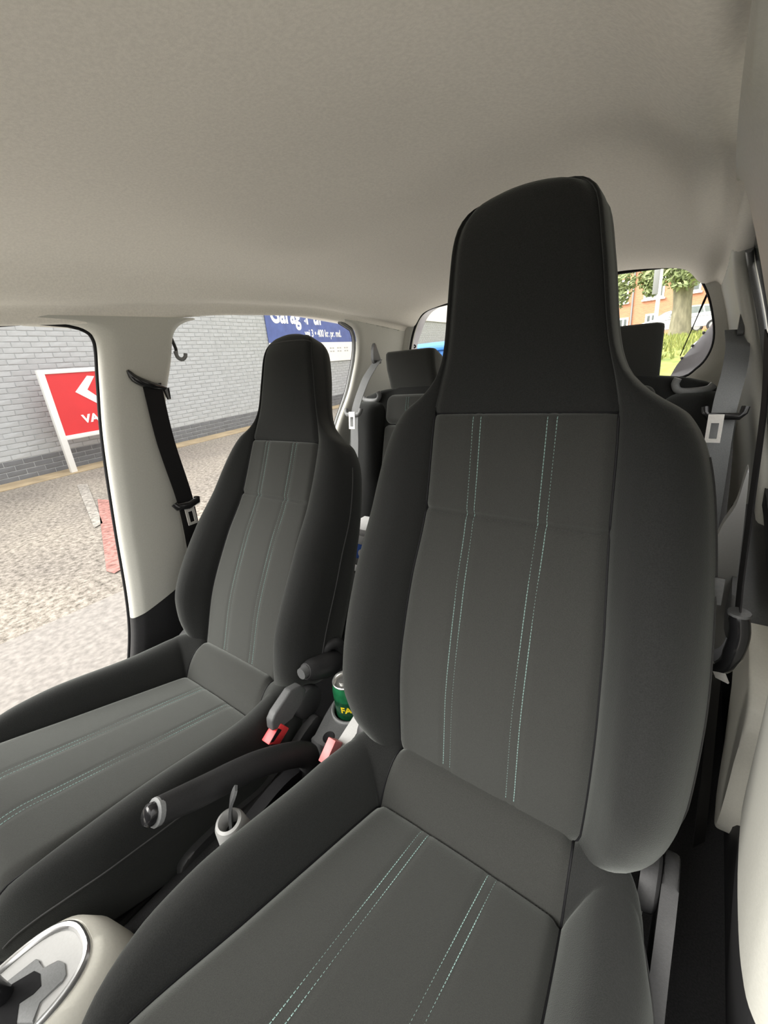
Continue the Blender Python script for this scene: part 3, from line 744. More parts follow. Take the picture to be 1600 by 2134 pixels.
def front_belt(sg, label):
    top = np.array([sg * (xin(1.19) - 0.012), 0.53, 1.175])
    root = thing('seat_belt', label, 'seat belt', (sg * 0.66, 0.5, 0.40), 'front seat belts')
    # slotted guide: curved blade
    a = np.array([sg * (xin(1.2) - 0.010), 0.497, 1.205]); b_ = np.array([sg * (xin(1.15) - 0.014), 0.582, 1.155])
    md = 0.5 * (a + b_) + np.array([-sg * 0.006, -0.004, -0.012])
    blade = spline([a, a * 0.6 + md * 0.4 + np.array([0, -0.004, -0.006]), md, b_ * 0.6 + md * 0.4, b_], 14)
    tube(blade, [0.004, 0.008, 0.011, 0.013, 0.014, 0.0145, 0.0145, 0.014, 0.013, 0.012, 0.011, 0.010, 0.009, 0.007], 10, flat=0.7).build('belt_guide', M['gloss_black'], root, angle=60)
    tube([b_, b_ + np.array([0, 0.002, -0.028])], [0.009, 0.005], 8).build('guide_tip', M['gloss_black'], root)
    # webbing from the guide down to the anchor beside the seat
    P = [(-0.62 * sg * -1, 0.545, 1.172), (sg * 0.600, 0.552, 1.02), (sg * 0.612, 0.568, 0.86), (sg * 0.615, 0.565, 0.74), (sg * 0.615, 0.548, 0.60), (sg * 0.615, 0.52, 0.46), (sg * 0.615, 0.51, 0.40)]
    P = [(sg * (xin(1.16) - 0.022), 0.545, 1.168)] + P[1:]
    ribbon(spline(P, 30), (0, 1, 0.1), 0.047, 0.0016).build('webbing', M['webbing'], root)
    # sliding tongue with latch plate
    c = Vector((sg * 0.609, 0.568, 0.845))
    tube([c + Vector((0, -0.034, 0.006)), c + Vector((-sg * 0.004, -0.03, -0.004)), c + Vector((-sg * 0.006, 0, -0.008)), c + Vector((-sg * 0.004, 0.03, -0.004)), c + Vector((0, 0.034, 0.006))], [0.009, 0.011, 0.012, 0.011, 0.009], 10).build('tongue', M['gloss_black'], root, angle=60)
    o2 = c + Vector((-sg * 0.007, -0.014, -0.018)); fr = MB()
    for x0, x1, y0, y1 in ((0.0, 0.028, -0.008, 0.004), (0.0, 0.0075, -0.040, -0.008), (0.0205, 0.028, -0.040, -0.008), (0.0, 0.028, -0.047, -0.040)):
        prism([(x0, y0), (x1, y0), (x1, y1), (x0, y1)], o2, (0, 1, 0), (0, 0, 1), (-sg, 0, 0), 0.003, fr)
    fr.build('latch_plate', M['steel'], root, smooth=False)
    return root


front_belt(-1, 'black front belt hanging on the passenger side pillar')
# driver belt, seen edge-on, slack so that its tongue stands off the pillar
db = thing('seat_belt', "black belt beside the driver's seat with its tongue hanging low", 'seat belt', (0.62, 0.55, 0.40), 'front seat belts')
top = px((1592, 845), 1, 0.66); mid = px((1545, 1200), 1, 0.60); tong = px((1535, 1330), 1, 0.56); low = px((1478, 1395), 1, 0.60)
ribbon(spline([px((1600, 700), 1, 0.64), top, px((1568, 1030), 1, 0.63), mid, px((1537, 1280), 1, 0.575)], 20), (-0.02, 1, -0.1), 0.046, 0.0016).build('webbing', M['webbing'], db)
ribbon(spline([px((1504, 1378), 1, 0.66), px((1490, 1420), 1, 0.72), px((1480, 1520), 1, 0.72), px((1468, 1650), 1, 0.70), px((1455, 1760), 1, 0.66)], 20), (0.35, 1, 0.0), 0.046, 0.0016).build('webbing', M['webbing'], db)
ta = px((1540, 1280), 1, 0.56); tb = px((1528, 1360), 1, 0.555); tc_ = px((1482, 1390), 1, 0.575)
tube(spline([ta, 0.5 * (ta + tb) + np.array([0.003, 0, 0]), tb, 0.5 * (tb + tc_) + np.array([0.004, 0, -0.006]), tc_], 16), [0.008] + [0.010] * 8 + [0.009] * 4 + [0.007, 0.006, 0.005], 10).build('tongue', M['gloss_black'], db, angle=60)
tube([ta, ta + np.array([0, 0, 0.003])], [0.0115, 0.011], 12).build('tongue_rim', M['grey_plastic'], db)
tp = [px(p, 1, 0.97) for p in ((1560, 975), (1550, 1090), (1536, 1200), (1518, 1310), (1500, 1348), (1478, 1335), (1484, 1170), (1500, 1105), (1535, 1050))]
structure(prism(spline([(q[0], q[2]) for q in tp], 36, True), (0, 0.97, 0), (1, 0, 0), (0, 0, 1), (0, 1, 0), 0.03).build('trim_9', M['sel_plate'], None, bevel=0.008, seg=3))
prism([(0, 0), (0.014, 0), (0.014, -0.022), (0, -0.022)], tc_ + np.array([-0.004, 0.0, 0.008]), (0.9, -0.4, 0), (-0.45, 0, 1), (0.4, 0.9, 0), 0.003).build('latch_plate', M['steel'], db, smooth=False)


def rear_belt(sg, label, top_px, bend_px, ton_px, latch_px, end_px, ya, material, tm):
    root = thing('seat_belt', label, 'seat belt', tuple(px(end_px, 1, 1.28)), 'rear seat belts')
    a = px(top_px, 1, ya)
    # moulded escutcheon the belt comes out of
    esc = [(-0.020, -0.030), (0.010, -0.036), (0.026, -0.030), (0.006, 0.020), (-0.004, 0.040), (-0.014, 0.028), (-0.022, 0.0)]
    prism(spline([(sg * q[0] * -1, q[1]) for q in esc], 30, True), a + np.array([sg * 0.006, 0.0, 0.012]), (0, 1, 0) if True else 0, (0, 0, 1), (-sg, 0, 0), 0.012).build('belt_outlet', M['grey_plastic'], root, bevel=0.004)
    b_ = px(bend_px, 1, 1.285); t = px(ton_px, 1, 1.225); e = px(end_px, 1, 1.150)
    ribbon(spline([a + np.array([-sg * 0.008, 0, -0.012]), 0.5 * (a + b_) + np.array([0, 0.006, 0]), b_, t, 0.5 * (t + e), e], 24), (1, 0.25 * sg, 0), [0.046] * 24, 0.0018).build('webbing', material, root)
    c = Vector(t) + Vector((0, -0.012, 0)); ta_ = MB()
    tube([c + Vector((-0.036, 0.004, 0.012)), c + Vector((-0.034, 0, 0.0)), c + Vector((-0.028, -0.003, -0.008)), c + Vector((0.028, -0.003, -0.008)), c + Vector((0.034, 0, 0.0)), c + Vector((0.036, 0.004, 0.012))], 0.008, 8, mb=ta_)
    ta_.build('tongue', tm, root, angle=60)
    l = px(latch_px, 1, 1.175); fr = MB(); o2 = Vector(l)
    for x0, x1, y0, y1 in ((-0.014, 0.014, 0.012, 0.030), (-0.014, -0.007, -0.022, 0.012), (0.007, 0.014, -0.022, 0.012), (-0.014, 0.014, -0.030, -0.022)):
        prism([(x0, y0), (x1, y0), (x1, y1), (x0, y1)], o2, (1, 0, 0), (0, 0.15, 1), (0, -1, 0), 0.003, fr)
    fr.build('latch_plate', M['steel'], root, smooth=False)
    return root


rear_belt(-1, 'grey rear belt left of the rear headrest, tongue catching the light', (783, 745), (758, 800), (740, 858), (734, 876), (738, 985), 1.40, M['webbing_grey'], M['mid_plastic'])
rear_belt(1, "rear belt behind the driver's seat, hanging in shade", (1545, 675), (1528, 780), (1508, 858), (1488, 893), (1466, 1130), 1.40, M['webbing_grey'], M['gloss_black'])

# ================================================================== REAR BENCH
rb = thing('rear_bench', 'dark cloth rear bench seat with two low headrests', 'car seat', (0, 1.2, 0.30))
rth = math.radians(17); ro_ = np.array([0, 1.175, 0.50]); ru = np.array([0, math.sin(rth), math.cos(rth)]); rn = np.array([0, -math.cos(rth), math.sin(rth)])
RW = lambda x, t, n: ro_ + np.array([x, 0, 0]) + ru * t + rn * n


def pad(name, x0, x1, t0, t1, r, n_base, puff, m, edge=0.02, nx=30, nt_=34):
    """upholstered panel with rounded corners and a puffed front"""
    v = []; f = []
    rows = []
    for k in range(nt_):
        row = []
        for i in range(nx):
            a = -1 + 2 * i / (nx - 1); c = -1 + 2 * k / (nt_ - 1)
            a = math.sin(a * math.pi / 2) ; c = math.sin(c * math.pi / 2)
            hw = (x1 - x0) / 2; hh = (t1 - t0) / 2
            # rounded rectangle map
            px_, pt_ = a * hw, c * hh
            cx, ct = max(0, abs(px_) - (hw - r)), max(0, abs(pt_) - (hh - r))
            rr = math.hypot(cx, ct)
            if max(cx, ct) > 0 and rr > 1e-9:
                sc = max(cx, ct) / rr
                px_ = math.copysign((hw - r) + cx * sc, px_) if cx > 0 else px_
                pt_ = math.copysign((hh - r) + ct * sc, pt_) if ct > 0 else pt_
                dist = r - max(cx, ct)
            else: dist = min(hw - abs(px_), hh - abs(pt_))
            q = min(1.0, max(0, dist) / edge); hgt = puff * math.sqrt(max(0, 1 - (1 - q) ** 2))
            row.append(RW((x0 + x1) / 2 + px_, (t0 + t1) / 2 + pt_, n_base + hgt))
        rows.append(row)
    return grid_obj(name, rows, m, rb, True)


def slab(name, outline, n0, n1, m, bevel):
    o = RW(0, 0, n0)
    return prism(outline, o, (1, 0, 0), ru, rn, n1 - n0).build(name, m, rb, bevel=bevel, seg=4)


for sx in (-1, 1):
    a0, a1 = (0.012, 0.575)
    ol = [(a0, 0.02), (0.585, 0.02), (0.60, 0.15), (0.60, 0.40), (0.585, 0.52), (0.555, 0.575), (0.48, 0.597), (0.36, 0.605), (0.15, 0.605), (a0, 0.60)]
    ol = [(sx * x, t) for x, t in ol]
    if sx < 0: ol = ol[::-1]
    slab('backrest_half', ol, -0.085, 0.0, M['fabric'], 0.026)
    xa, xb = (-0.432, -0.125) if sx < 0 else (0.125, 0.432)
    pad('back_panel', xa, xb, 0.03, 0.46, 0.02, -0.004, 0.026, M['insert'])
    pad('back_panel', xa, xb, 0.462, 0.572, 0.03, -0.004, 0.024, M['insert'])
    xa, xb = (-0.605, -0.436) if sx < 0 else (0.436, 0.605)
    pad('side_bolster', xa, xb, 0.03, 0.555, 0.06, -0.02, 0.062, M['fabric'], edge=0.06)
    mb = MB(); xm = sx * 0.2785
    for x in (xm - 0.052 - 0.005, xm - 0.052 + 0.005, xm + 0.052 - 0.005, xm + 0.052 + 0.005):
        dashes([(RW(x, t, 0.0228), rn) for t in np.arange(0.05, 0.455, 0.006)], 0, 0.0012, 0.0016, mb)
        dashes([(RW(x, t, 0.0208), rn) for t in np.arange(0.475, 0.56, 0.006)], 0, 0.0012, 0.0016, mb)
    so = mb.build('teal_stitching', M['thread'], rb, smooth=False); so['kind'] = 'stuff'
    # headrest: padded wedge on two posts
    hd = MB(); n = 28; rings = []
    prof = [(0.0, 0.6), (0.006, 0.9), (0.02, 1.0), (0.075, 1.01), (0.110, 1.0), (0.126, 0.97), (0.134, 0.86), (0.137, 0.5)]
    hx = sx * 0.330; tb_ = 0.582
    depth = keys(0.0, 0.06, 0.03, 0.10, 0.08, 0.125, 0.12, 0.130, 0.137, 0.115)
    v = []; f = []
    for (tt, k) in prof:
        D = depth(tt); nf = 0.010 + 0.040 * (tt / 0.137)
        out = rrect(-0.102 * (0.88 + 0.12 * k), 0.102 * (0.88 + 0.12 * k), -D / 2 * (0.4 + 0.6 * k), D / 2 * (0.4 + 0.6 * k), 0.024 * (0.35 + 0.65 * k), 6)
        for a, c in out: v.append(RW(hx + a * (1.0 if c > 0 else 0.86), tb_ + tt, nf - 0.055 + c))
    L = len(out)
    for i in range(len(prof) - 1):
        for k in range(L): f.append((i * L + k, i * L + (k + 1) % L, (i + 1) * L + (k + 1) % L, (i + 1) * L + k))
    f.append(tuple(range(L - 1, -1, -1))); f.append(tuple((len(prof) - 1) * L + k for k in range(L)))
    h = MB().add(v, f).build('headrest', M['insert'], rb, angle=70)
    for px_ in (-0.045, 0.045): tube([RW(hx + px_, 0.55, -0.04), RW(hx + px_, 0.60, -0.035)], 0.006, 8).build('post', M['steel'], h)
    # seat-back release with belt guide at the outer shoulder
    rl = MB(); c = RW(sx * 0.505, 0.572, 0.008)
    tube(spline([c + np.array([-0.03 * sx, 0.0, 0.012]), c + np.array([-0.034 * sx, 0, -0.004]), c + np.array([-0.02 * sx, -0.004, -0.02]), c + np.array([0.03 * sx, -0.002, -0.018]), c + np.array([0.045 * sx, 0, -0.006])], 16), 0.009, 8, mb=rl)
    rl.build('backrest_release', M['mid_plastic'], rb, angle=60)
MB().box((0, 1.03, 0.435), (0.60, 0.22, 0.07), Matrix.Rotation(math.radians(-9), 3, 'X')).build('cushion', M['fabric'], rb, bevel=0.035, seg=4)
# packaging lying on the rear bench
bx0 = px((752, 1165), 1, 0.905)
pk = thing('grocery_pack', 'white and blue printed pack on the rear bench between the front seats', 'package', (bx0[0], 0.96, 0.51))
cx = bx0[0]
for nm, z0, z1, m in (('carton_base', 0.535, 0.560, M['box_white']), ('printed_band', 0.560, 0.585, M['webbing_grey']), ('blue_band', 0.585, 0.637, M['box_blue']), ('white_top', 0.637, 0.668, M['box_white'])):
    MB().box((cx, 0.955, (z0 + z1) / 2), (0.07, 0.05, (z1 - z0) / 2)).build(nm, m, pk, bevel=0.0015)
prism([(-0.07, 0), (0.07, 0), (0.05, 0.022), (-0.05, 0.022)], (cx, 0.905, 0.668), (1, 0, 0), (0, 0, 1), (0, 1, 0), 0.10).build('folded_flap', M['box_white'], pk, bevel=0.001)
lathe([(0, 0.001), (0.016, 0.001), (0.016, 0)], (cx + 0.008, 0.9045, 0.605), (0, -1, 0), 20).build('white_roundel', M['box_white'], pk)

# ================================================================== CENTRE CONSOLE
cc = thing('centre_console', 'dark plastic tunnel console with cup holder behind the handbrake', 'console', (0, 0.42, 0.39))
cup = px((728, 1455), 0, 0.0); cup = np.array([0.0, cup[1], 0.0]); CY = float(cup[1]); 
top0, top1 = 0.475, 0.500
bm = MB()
ol = spline([(-0.030, 0.412), (-0.034, 0.425), (-0.046, CY - 0.03), (-0.050, CY + 0.01), (-0.046, CY + 0.05), (-0.02, CY + 0.075), (0.02, CY + 0.075), (0.046, CY + 0.05), (0.050, CY + 0.01), (0.046, CY - 0.03), (0.034, 0.425), (0.030, 0.412)], 60, True)
n = len(ol); v = [(x, y, 0.36) for x, y in ol]; zt_ = lambda y: 0.425 + (y - 0.33) * 0.22
v += [(x, y, zt_(y) - 0.004) for x, y in ol] + [(x * 0.93, 0.5 * (y * 2 - (y - CY) * 0.03), zt_(y)) for x, y in ol]
hole = [(0.036 * math.cos(2 * math.pi * k / n), CY + 0.036 * math.sin(2 * math.pi * k / n)) for k in range(n)]
f = []
for a in (0, 1):
    for k in range(n): f.append((a * n + k, a * n + (k + 1) % n, (a + 1) * n + (k + 1) % n, (a + 1) * n + k))
console = MB().add(v, f)
from mathutils.geometry import delaunay_2d_cdt
topo = [(v[2 * n + k][0], v[2 * n + k][1]) for k in range(n)]
c2 = [Vector(p) for p in topo] + [Vector(p) for p in hole]
edges = [(k, (k + 1) % n) for k in range(n)] + [(n + k, n + (k + 1) % n) for k in range(n)]
rv, re, rf, *_ = delaunay_2d_cdt(c2, edges, [], 0, 1e-6)


def inside(p, poly):
    c = False; j = len(poly) - 1
    for i in range(len(poly)):
        if (poly[i][1] > p[1]) != (poly[j][1] > p[1]) and p[0] < (poly[j][0] - poly[i][0]) * (p[1] - poly[i][1]) / (poly[j][1] - poly[i][1]) + poly[i][0]: c = not c
        j = i
    return c


keep = []
for g in rf:
    q = sum((rv[i] for i in g), Vector((0, 0))) / len(g)
    if inside(q, topo) and math.hypot(q.x, q.y - CY) > 0.0355: keep.append(tuple(g))
console.add([(p.x, p.y, zt_(p.y)) for p in rv], keep)
console.build('console_body', M['grey_plastic'], cc, angle=40)
zr = zt_(CY)
lathe([(0.036, 0.0), (0.037, 0.006), (0.040, 0.008), (0.043, 0.005), (0.043, -0.01)], (0, CY, zr), (0, -0.215, 1), 40).build('cup_rim', M['mid_plastic'], cc)
lathe([(0.0375, 0.002), (0.036, -0.032), (0.0, -0.032)], (0, CY, zr), (0, -0.03, 1), 40).build('cup_well', M['black'], cc)
# shallow coin slot in front of the cup
lathe([(0.0, 0.0), (0.010, 0.0), (0.012, 0.001), (0.013, 0.0)], (0.0, 0.432, zt_(0.432) + 0.0005), (0, -0.215, 1), 24).build('finger_recess', M['black'], cc)
# the can
canb = Vector((0.0, CY, zr - 0.028)); ax = Vector((0, -0.03, 1)).normalized(); can = thing('drink_can', 'green beer can with yellow lettering in the cup holder', 'can', tuple(canb))
lathe([(0.0, 0.0), (0.022, 0.0), (0.0305, 0.010), (0.0315, 0.020), (0.0315, 0.070)], canb, ax, 40).build('lower_body', M['can_green'], can)
lathe([(0.0315, 0.070), (0.0315, 0.084), (0.0305, 0.090), (0.0285, 0.099), (0.0270, 0.1035)], canb, ax, 40).build('upper_band', M['can_light'], can)
lathe([(0.0265, 0.1030), (0.0285, 0.1045), (0.0287, 0.1065), (0.0275, 0.1080), (0.0262, 0.1065), (0.0248, 0.1015), (0.0225, 0.1005), (0.0215, 0.1025), (0.0, 0.1025)], canb, ax, 40).build('lid', M['can_metal'], can)
prism(rrect(-0.008, 0.008, -0.015, 0.007, 0.007), canb + ax * 0.1035, (0.8, -0.6, 0), (0.6, 0.8, 0), ax, 0.0015).build('ring_pull', M['can_metal'], can, bevel=0.0004)
fdir = Vector((0.78, -0.63, 0)).normalized()


def can_text(body, size, zoff, name, xs=1.0, bold=0.0):
    tdir = Vector((-fdir.y, fdir.x, 0))
    o = text_obj(name, body, size, M['yellow_print'], (0, 0, 0), (1, 0, 0), (0, 1, 0), None, 0.0, 'CENTER', bold, xs)
    for q in o.data.vertices:
        a = q.co.x / 0.0318; rad = fdir * math.cos(a) + tdir * math.sin(a)
        q.co = canb + ax * (zoff + q.co.y) + rad * 0.0318
    o.parent = can; o.matrix_parent_inverse = Matrix.Translation(can.location).inverted()
    return o


can_text('FAXE', 0.021, 0.044, 'brand_lettering', 1.0, 0.0007)

# handbrake lever, tip towards the camera
hb = thing('handbrake', 'black handbrake lever with glossy push button at its tip', 'handbrake', (0, 0.40, 0.42))
tip = px((326, 1692), 0, 0.005); p1 = px((420, 1640), 0, 0.0); p2 = px((540, 1592), 0, 0.0); p3 = px((635, 1572), 0, 0.0)
p1[2] += -0.008
path = spline([tip, tip * 0.5 + p1 * 0.5, p1, p2, p3, p3 + np.array([0, 0.002, -0.05])], 26)
def hbr(k):
    return 0.0150 + 0.003 * min(1, k / 12)
tube(path, [hbr(k) for k in range(26)], 16, flat=1.32).build('grip', M['grip'], hb, angle=70)
d = Vector(tip - path[2]).normalized()
tube([Vector(tip) - d * 0.004, Vector(tip) + d * 0.003, Vector(tip) + d * 0.005], [0.0158, 0.0158, 0.0140], 16, flat=1.24).build('collar', M['mid_plastic'], hb)
tube([Vector(tip) + d * 0.003, Vector(tip) + d * 0.013, Vector(tip) + d * 0.017], [0.0115, 0.0115, 0.008], 14, flat=1.35).build('push_button', M['gloss_black'], hb, angle=50)
# boot and base under the lever
prism(spline([(0.16, 0.36), (0.35, 0.385), (0.37, 0.43), (0.30, 0.45), (0.18, 0.42)], 24, True), (-0.020, 0, 0), (0, 1, 0), (0, 0, 1), (1, 0, 0), 0.024).build('boot', M['black'], hb, bevel=0.012)
# pale socket with grey strap beside the lever
sc_ = px((478, 1715), 0, 0.045)
sk = thing('belt_socket', "pale oval plastic socket with a grey strap standing in it, beside the driver's seat", 'socket', (float(sc_[0]), float(sc_[1]), 0.40))
lathe([(0.010, -0.045), (0.0125, 0.002), (0.015, 0.007), (0.019, 0.005), (0.022, -0.002), (0.025, -0.03), (0.026, -0.15)], sc_ + np.array([0, 0, 0.0]), (0.05, -0.15, 1), 28).build('socket_cup', M['sel_plate'], sk)
lathe([(0.0, -0.02), (0.014, -0.02)], sc_, (0.05, -0.15, 1), 20).build('socket_floor', M['trim_dark'], sk)
st_top = px((492, 1642), 0, 0.048)
ribbon(spline([sc_ + np.array([0, 0, -0.015]), 0.5 * (sc_ + st_top) + np.array([-0.003, -0.002, 0]), st_top], 12), (0.75, -0.6, 0), [0.021] * 10 + [0.018, 0.012], 0.004).build('strap', M['grey_plastic'], sk)


# passenger buckle: grey sleeve and red button facing forward


def buckle2(label, quad_stalk, quad_red, X, depth, red, inner=True, mslv=None):
    root = thing('belt_buckle', label, 'buckle', tuple(px(quad_stalk[0], 0, X)), 'front belt buckles')
    P = [px(p, 0, X) for p in quad_stalk]
    prism([(q[1], q[2]) for q in P], (X, 0, 0), (0, 1, 0), (0, 0, 1), (-1, 0, 0), depth).build('sleeve', mslv, root, bevel=0.004, seg=3)
    P = [px(p, 0, X) for p in quad_red]
    o = prism([(q[1], q[2]) for q in P], (X + 0.002, 0, 0), (0, 1, 0), (0, 0, 1), (-1, 0, 0), depth + 0.002).build('red_button', red, root, bevel=0.002)
    if inner:
        c = sum(P) / len(P); Q_ = [(c + (q - c) * np.array([1, 0.72, 0.72])) + np.array([0, -0.004, 0.001]) for q in P]
        prism([(q[1], q[2]) for q in Q_], (X + 0.003, 0, 0), (0, 1, 0), (0, 0, 1), (1, 0, 0), 0.0008).build('button_slot', M['black'], root)
    return root


bk = buckle2('grey buckle sleeve with bright red button at the passenger seat', [(628, 1428), (606, 1440), (574, 1488), (567, 1505), (569, 1526), (585, 1512), (610, 1500), (628, 1465), (640, 1438)], [(585, 1507), (602, 1517), (582, 1550), (558, 1552)], -0.046, 0.020, M['red_button'], False, M['grey_plastic'])
P = [px(p, 0, -0.0435) for p in ((580, 1518), (587, 1521), (570, 1546), (563, 1548))]
prism([(q[1], q[2]) for q in P], (-0.0445, 0, 0), (0, 1, 0), (0, 0, 1), (1, 0, 0), 0.0012).build('latch_slot', M['black'], bk)
bd = thing('belt_buckle', "pale buckle sleeve with pale red button at the driver's seat", 'buckle', tuple(px((690, 1585), 0, 0.07)), 'front belt buckles')
P = [px(p, 0, 0.06) for p in ((752, 1470), (738, 1490), (706, 1540), (676, 1584), (690, 1588), (720, 1560), (748, 1510), (768, 1480))]
prism([(q[1], q[2]) for q in P], (0.06, 0, 0), (0, 1, 0), (0, 0, 1), (1, 0, 0), 0.026).build('sleeve', M['sel_plate'], bd, bevel=0.003, seg=3)
P = [px(p, 0, 0.058) for p in ((686, 1536), (702, 1540), (678, 1586), (664, 1586))]
prism([(q[1], q[2]) for q in P], (0.056, 0, 0), (0, 1, 0), (0, 0, 1), (1, 0, 0), 0.018).build('red_button', M['red_pale'], bd, bevel=0.0015)

# gear selector console, foreground left
gs = thing('gear_selector', 'cream gear selector console with silver ring and black lever', 'gear selector', (0.0, -0.04, 0.40))
gz = 0.50
gx = Vector((1, 0, 0)); gyv = Vector((0, 1, 0))
# plate outline from the photograph on the plane z = gz
GP = lambda p, z=gz: px(p, 2, z)
outl = [GP(p) for p in ((5, 2012), (60, 1976), (120, 1945), (160, 1945), (190, 1972), (200, 2010), (196, 2050), (170, 2095), (130, 2134))]
cx_ = np.mean([p[0] for p in outl]); 
# symmetric U about the lever's slot line
a_, b2 = GP((165, 1945)), GP((195, 2030))
# console pod: U shape, rounded end to the rear, axis along Y
xc0 = 0.5 * (GP((30, 2000))[0] + GP((70, 2134))[0]); hwid = 0.5 * abs(GP((70, 2134))[0] - GP((30, 2000))[0]) * 1.03
yend = max(p[1] for p in (GP((150, 1940)), GP((190, 1985)), GP((195, 2030)))) - 0.002


def ushape(hw, yb, n=24, yfront=-0.40, sq=2.6):
    xl = max(xc0 - hw, xc0 - hwid - 0.011); xr = xc0 + hw; xc_ = 0.5 * (xl + xr); hw = 0.5 * (xr - xl)
    out = [(xl, yfront)]
    for k in range(n + 1):
        a = math.pi - math.pi * k / n; c, s = math.cos(a), math.sin(a)
        out.append((xc_ + hw * math.copysign(abs(c) ** (2 / sq), c), yb - 0.075 + 0.075 * abs(s) ** (2 / sq)))
    return out + [(xr, yfront)]


def ring_loft(levels, m, name, parent, cap=False):
    L = [[(x, y, z) for x, y in ushape(hw, yb)] for hw, yb, z in levels]; n = len(L[0]); v = [q for r in L for q in r]; f = []
    for i in range(len(L) - 1):
        for k in range(n - 1): f.append((i * n + k, i * n + k + 1, (i + 1) * n + k + 1, (i + 1) * n + k))
    if cap: f.append(tuple((len(L) - 1) * n + k for k in range(n)))
    return obj(name, v, f, m, parent, angle=50)


ring_loft([(hwid + 0.055, yend + 0.055, 0.36), (hwid + 0.046, yend + 0.048, 0.42), (hwid + 0.034, yend + 0.036, 0.465), (hwid + 0.018, yend + 0.020, 0.490), (hwid + 0.009, yend + 0.010, gz - 0.003), (hwid + 0.006, yend + 0.007, gz - 0.004)], M['beige'], 'surround', gs)
ring_loft([(hwid + 0.007, yend + 0.008, gz - 0.005), (hwid + 0.0065, yend + 0.0075, gz + 0.001), (hwid + 0.004, yend + 0.005, gz + 0.0035), (hwid + 0.001, yend + 0.001, gz + 0.0025), (hwid - 0.001, yend - 0.001, gz - 0.002)], M['silver'], 'silver_ring', gs)
pl = [(x, y) for x, y in ushape(hwid + 0.001, yend + 0.001)]
slot = [GP(p) for p in ((15, 2052), (78, 1998), (84, 2003), (88, 2022), (120, 2002), (135, 2008), (138, 2035), (130, 2050), (80, 2096), (86, 2134), (40, 2134), (70, 2080), (85, 2060), (80, 2030), (62, 2028), (15, 2065))]
prism(pl, (0, 0, gz - 0.012), (1, 0, 0), (0, 1, 0), (0, 0, 1), 0.009).build('selector_plate', M['sel_plate'], gs, bevel=0, smooth=False)
# stepped gate: raised panel, flat black sheet painting the slot's depth in shade
gate = [GP(p, gz - 0.002) for p in ((8, 2052), (76, 1999), (84, 2003), (89, 2023), (122, 2002), (136, 2008), (139, 2032), (130, 2048), (82, 2090), (70, 2134), (-30, 2134))]
prism([(q[0], q[1]) for q in gate], (0, 0, gz - 0.0035), (1, 0, 0), (0, 1, 0), (0, 0, 1), 0.0035).build('gate_panel', M['mid_plastic'], gs, bevel=0.0012, seg=2)
sl = [GP(p, gz) for p in ((20, 2055), (72, 2024), (84, 2030), (86, 2055), (70, 2072), (40, 2092), (34, 2134), (-40, 2134), (-20, 2080))]
prism([(q[0], q[1]) for q in sl], (0, 0, gz - 0.001), (1, 0, 0), (0, 1, 0), (0, 0, 1), 0.0020).build('gate_slot_dark', M['black'], gs, smooth=False)
# the lever itself
lb = GP((10, 2075)); lt = lb + np.array([0.005, -0.012, 0.10])
tube([lb + np.array([0, 0, -0.02]), lb + np.array([0, -0.003, 0.03]), lt], [0.011, 0.009, 0.008], 12).build('lever', M['gloss_black'], gs)
lathe([(0.0, -0.035), (0.014, -0.032), (0.019, -0.015), (0.022, 0.01), (0.020, 0.028), (0.010, 0.036), (0, 0.037)], lt + np.array([0, -0.003, 0.02]), (0.05, -0.12, 1), 24).build('knob', M['gloss_black'], gs)
# carpet-side trim piece under the passenger seat edge

# ================================================================== OUTSIDE, PASSENGER SIDE
WK = -0.155; WX0 = -7.17
dw = Vector((WK, 1, 0)).normalized(); nw = Vector((1, -WK, 0)).normalized()      # along the wall, towards the car


def pxp(p, pt, n):
    v = RC @ np.array([p[0] - 800.0, p[1] - 1067.0, F_PX]); n = np.array(n); pt = np.array(pt)
    return CP + v * ((pt - CP) @ n) / (v @ n)


WP = (WX0, 0, 0)
v = []; f = []
gx_ = np.linspace(-40, 40, 9); gy_ = [-40, -10, 0, 10, 20, 30, 60]
for y in gy_: v += [(x, y, 0.0) for x in gx_]
for i in range(len(gy_) - 1):
    for k in range(8): f.append((i * 9 + k, i * 9 + k + 1, (i + 1) * 9 + k + 1, (i + 1) * 9 + k))
g_ = structure(obj('floor_yard', v, f, M['asphalt'], smooth=False))


def strip(name, a0, a1, o0, o1, z, m):
    """flat strip along the wall: a = distance along, o = offset off the wall"""
    P = [Vector(WP) + dw * a + nw * o for a, o in ((a0, o0), (a1, o0), (a1, o1), (a0, o1))]
    mb = MB(); N = 40
    for i in range(N):
        A = a0 + (a1 - a0) * i / N; B = a0 + (a1 - a0) * (i + 1) / N
        j = 0.05 * noise.noise(Vector((A * 0.9, 3, 0))); j2 = 0.05 * noise.noise(Vector((B * 0.9, 3, 0)))
        q = [Vector(WP) + dw * A + nw * o0, Vector(WP) + dw * B + nw * o0, Vector(WP) + dw * B + nw * (o1 + j2), Vector(WP) + dw * A + nw * (o1 + j)]
        for t in q: t.z = z
        q2 = [t + Vector((0, 0, 0.01)) for t in q]
        mb.add([(t.x, t.y, t.z) for t in q] + [(t.x, t.y, t.z) for t in q2], [(4, 5, 6, 7), (2, 3, 7, 6)])
    return mb.build(name, m, None, smooth=False)


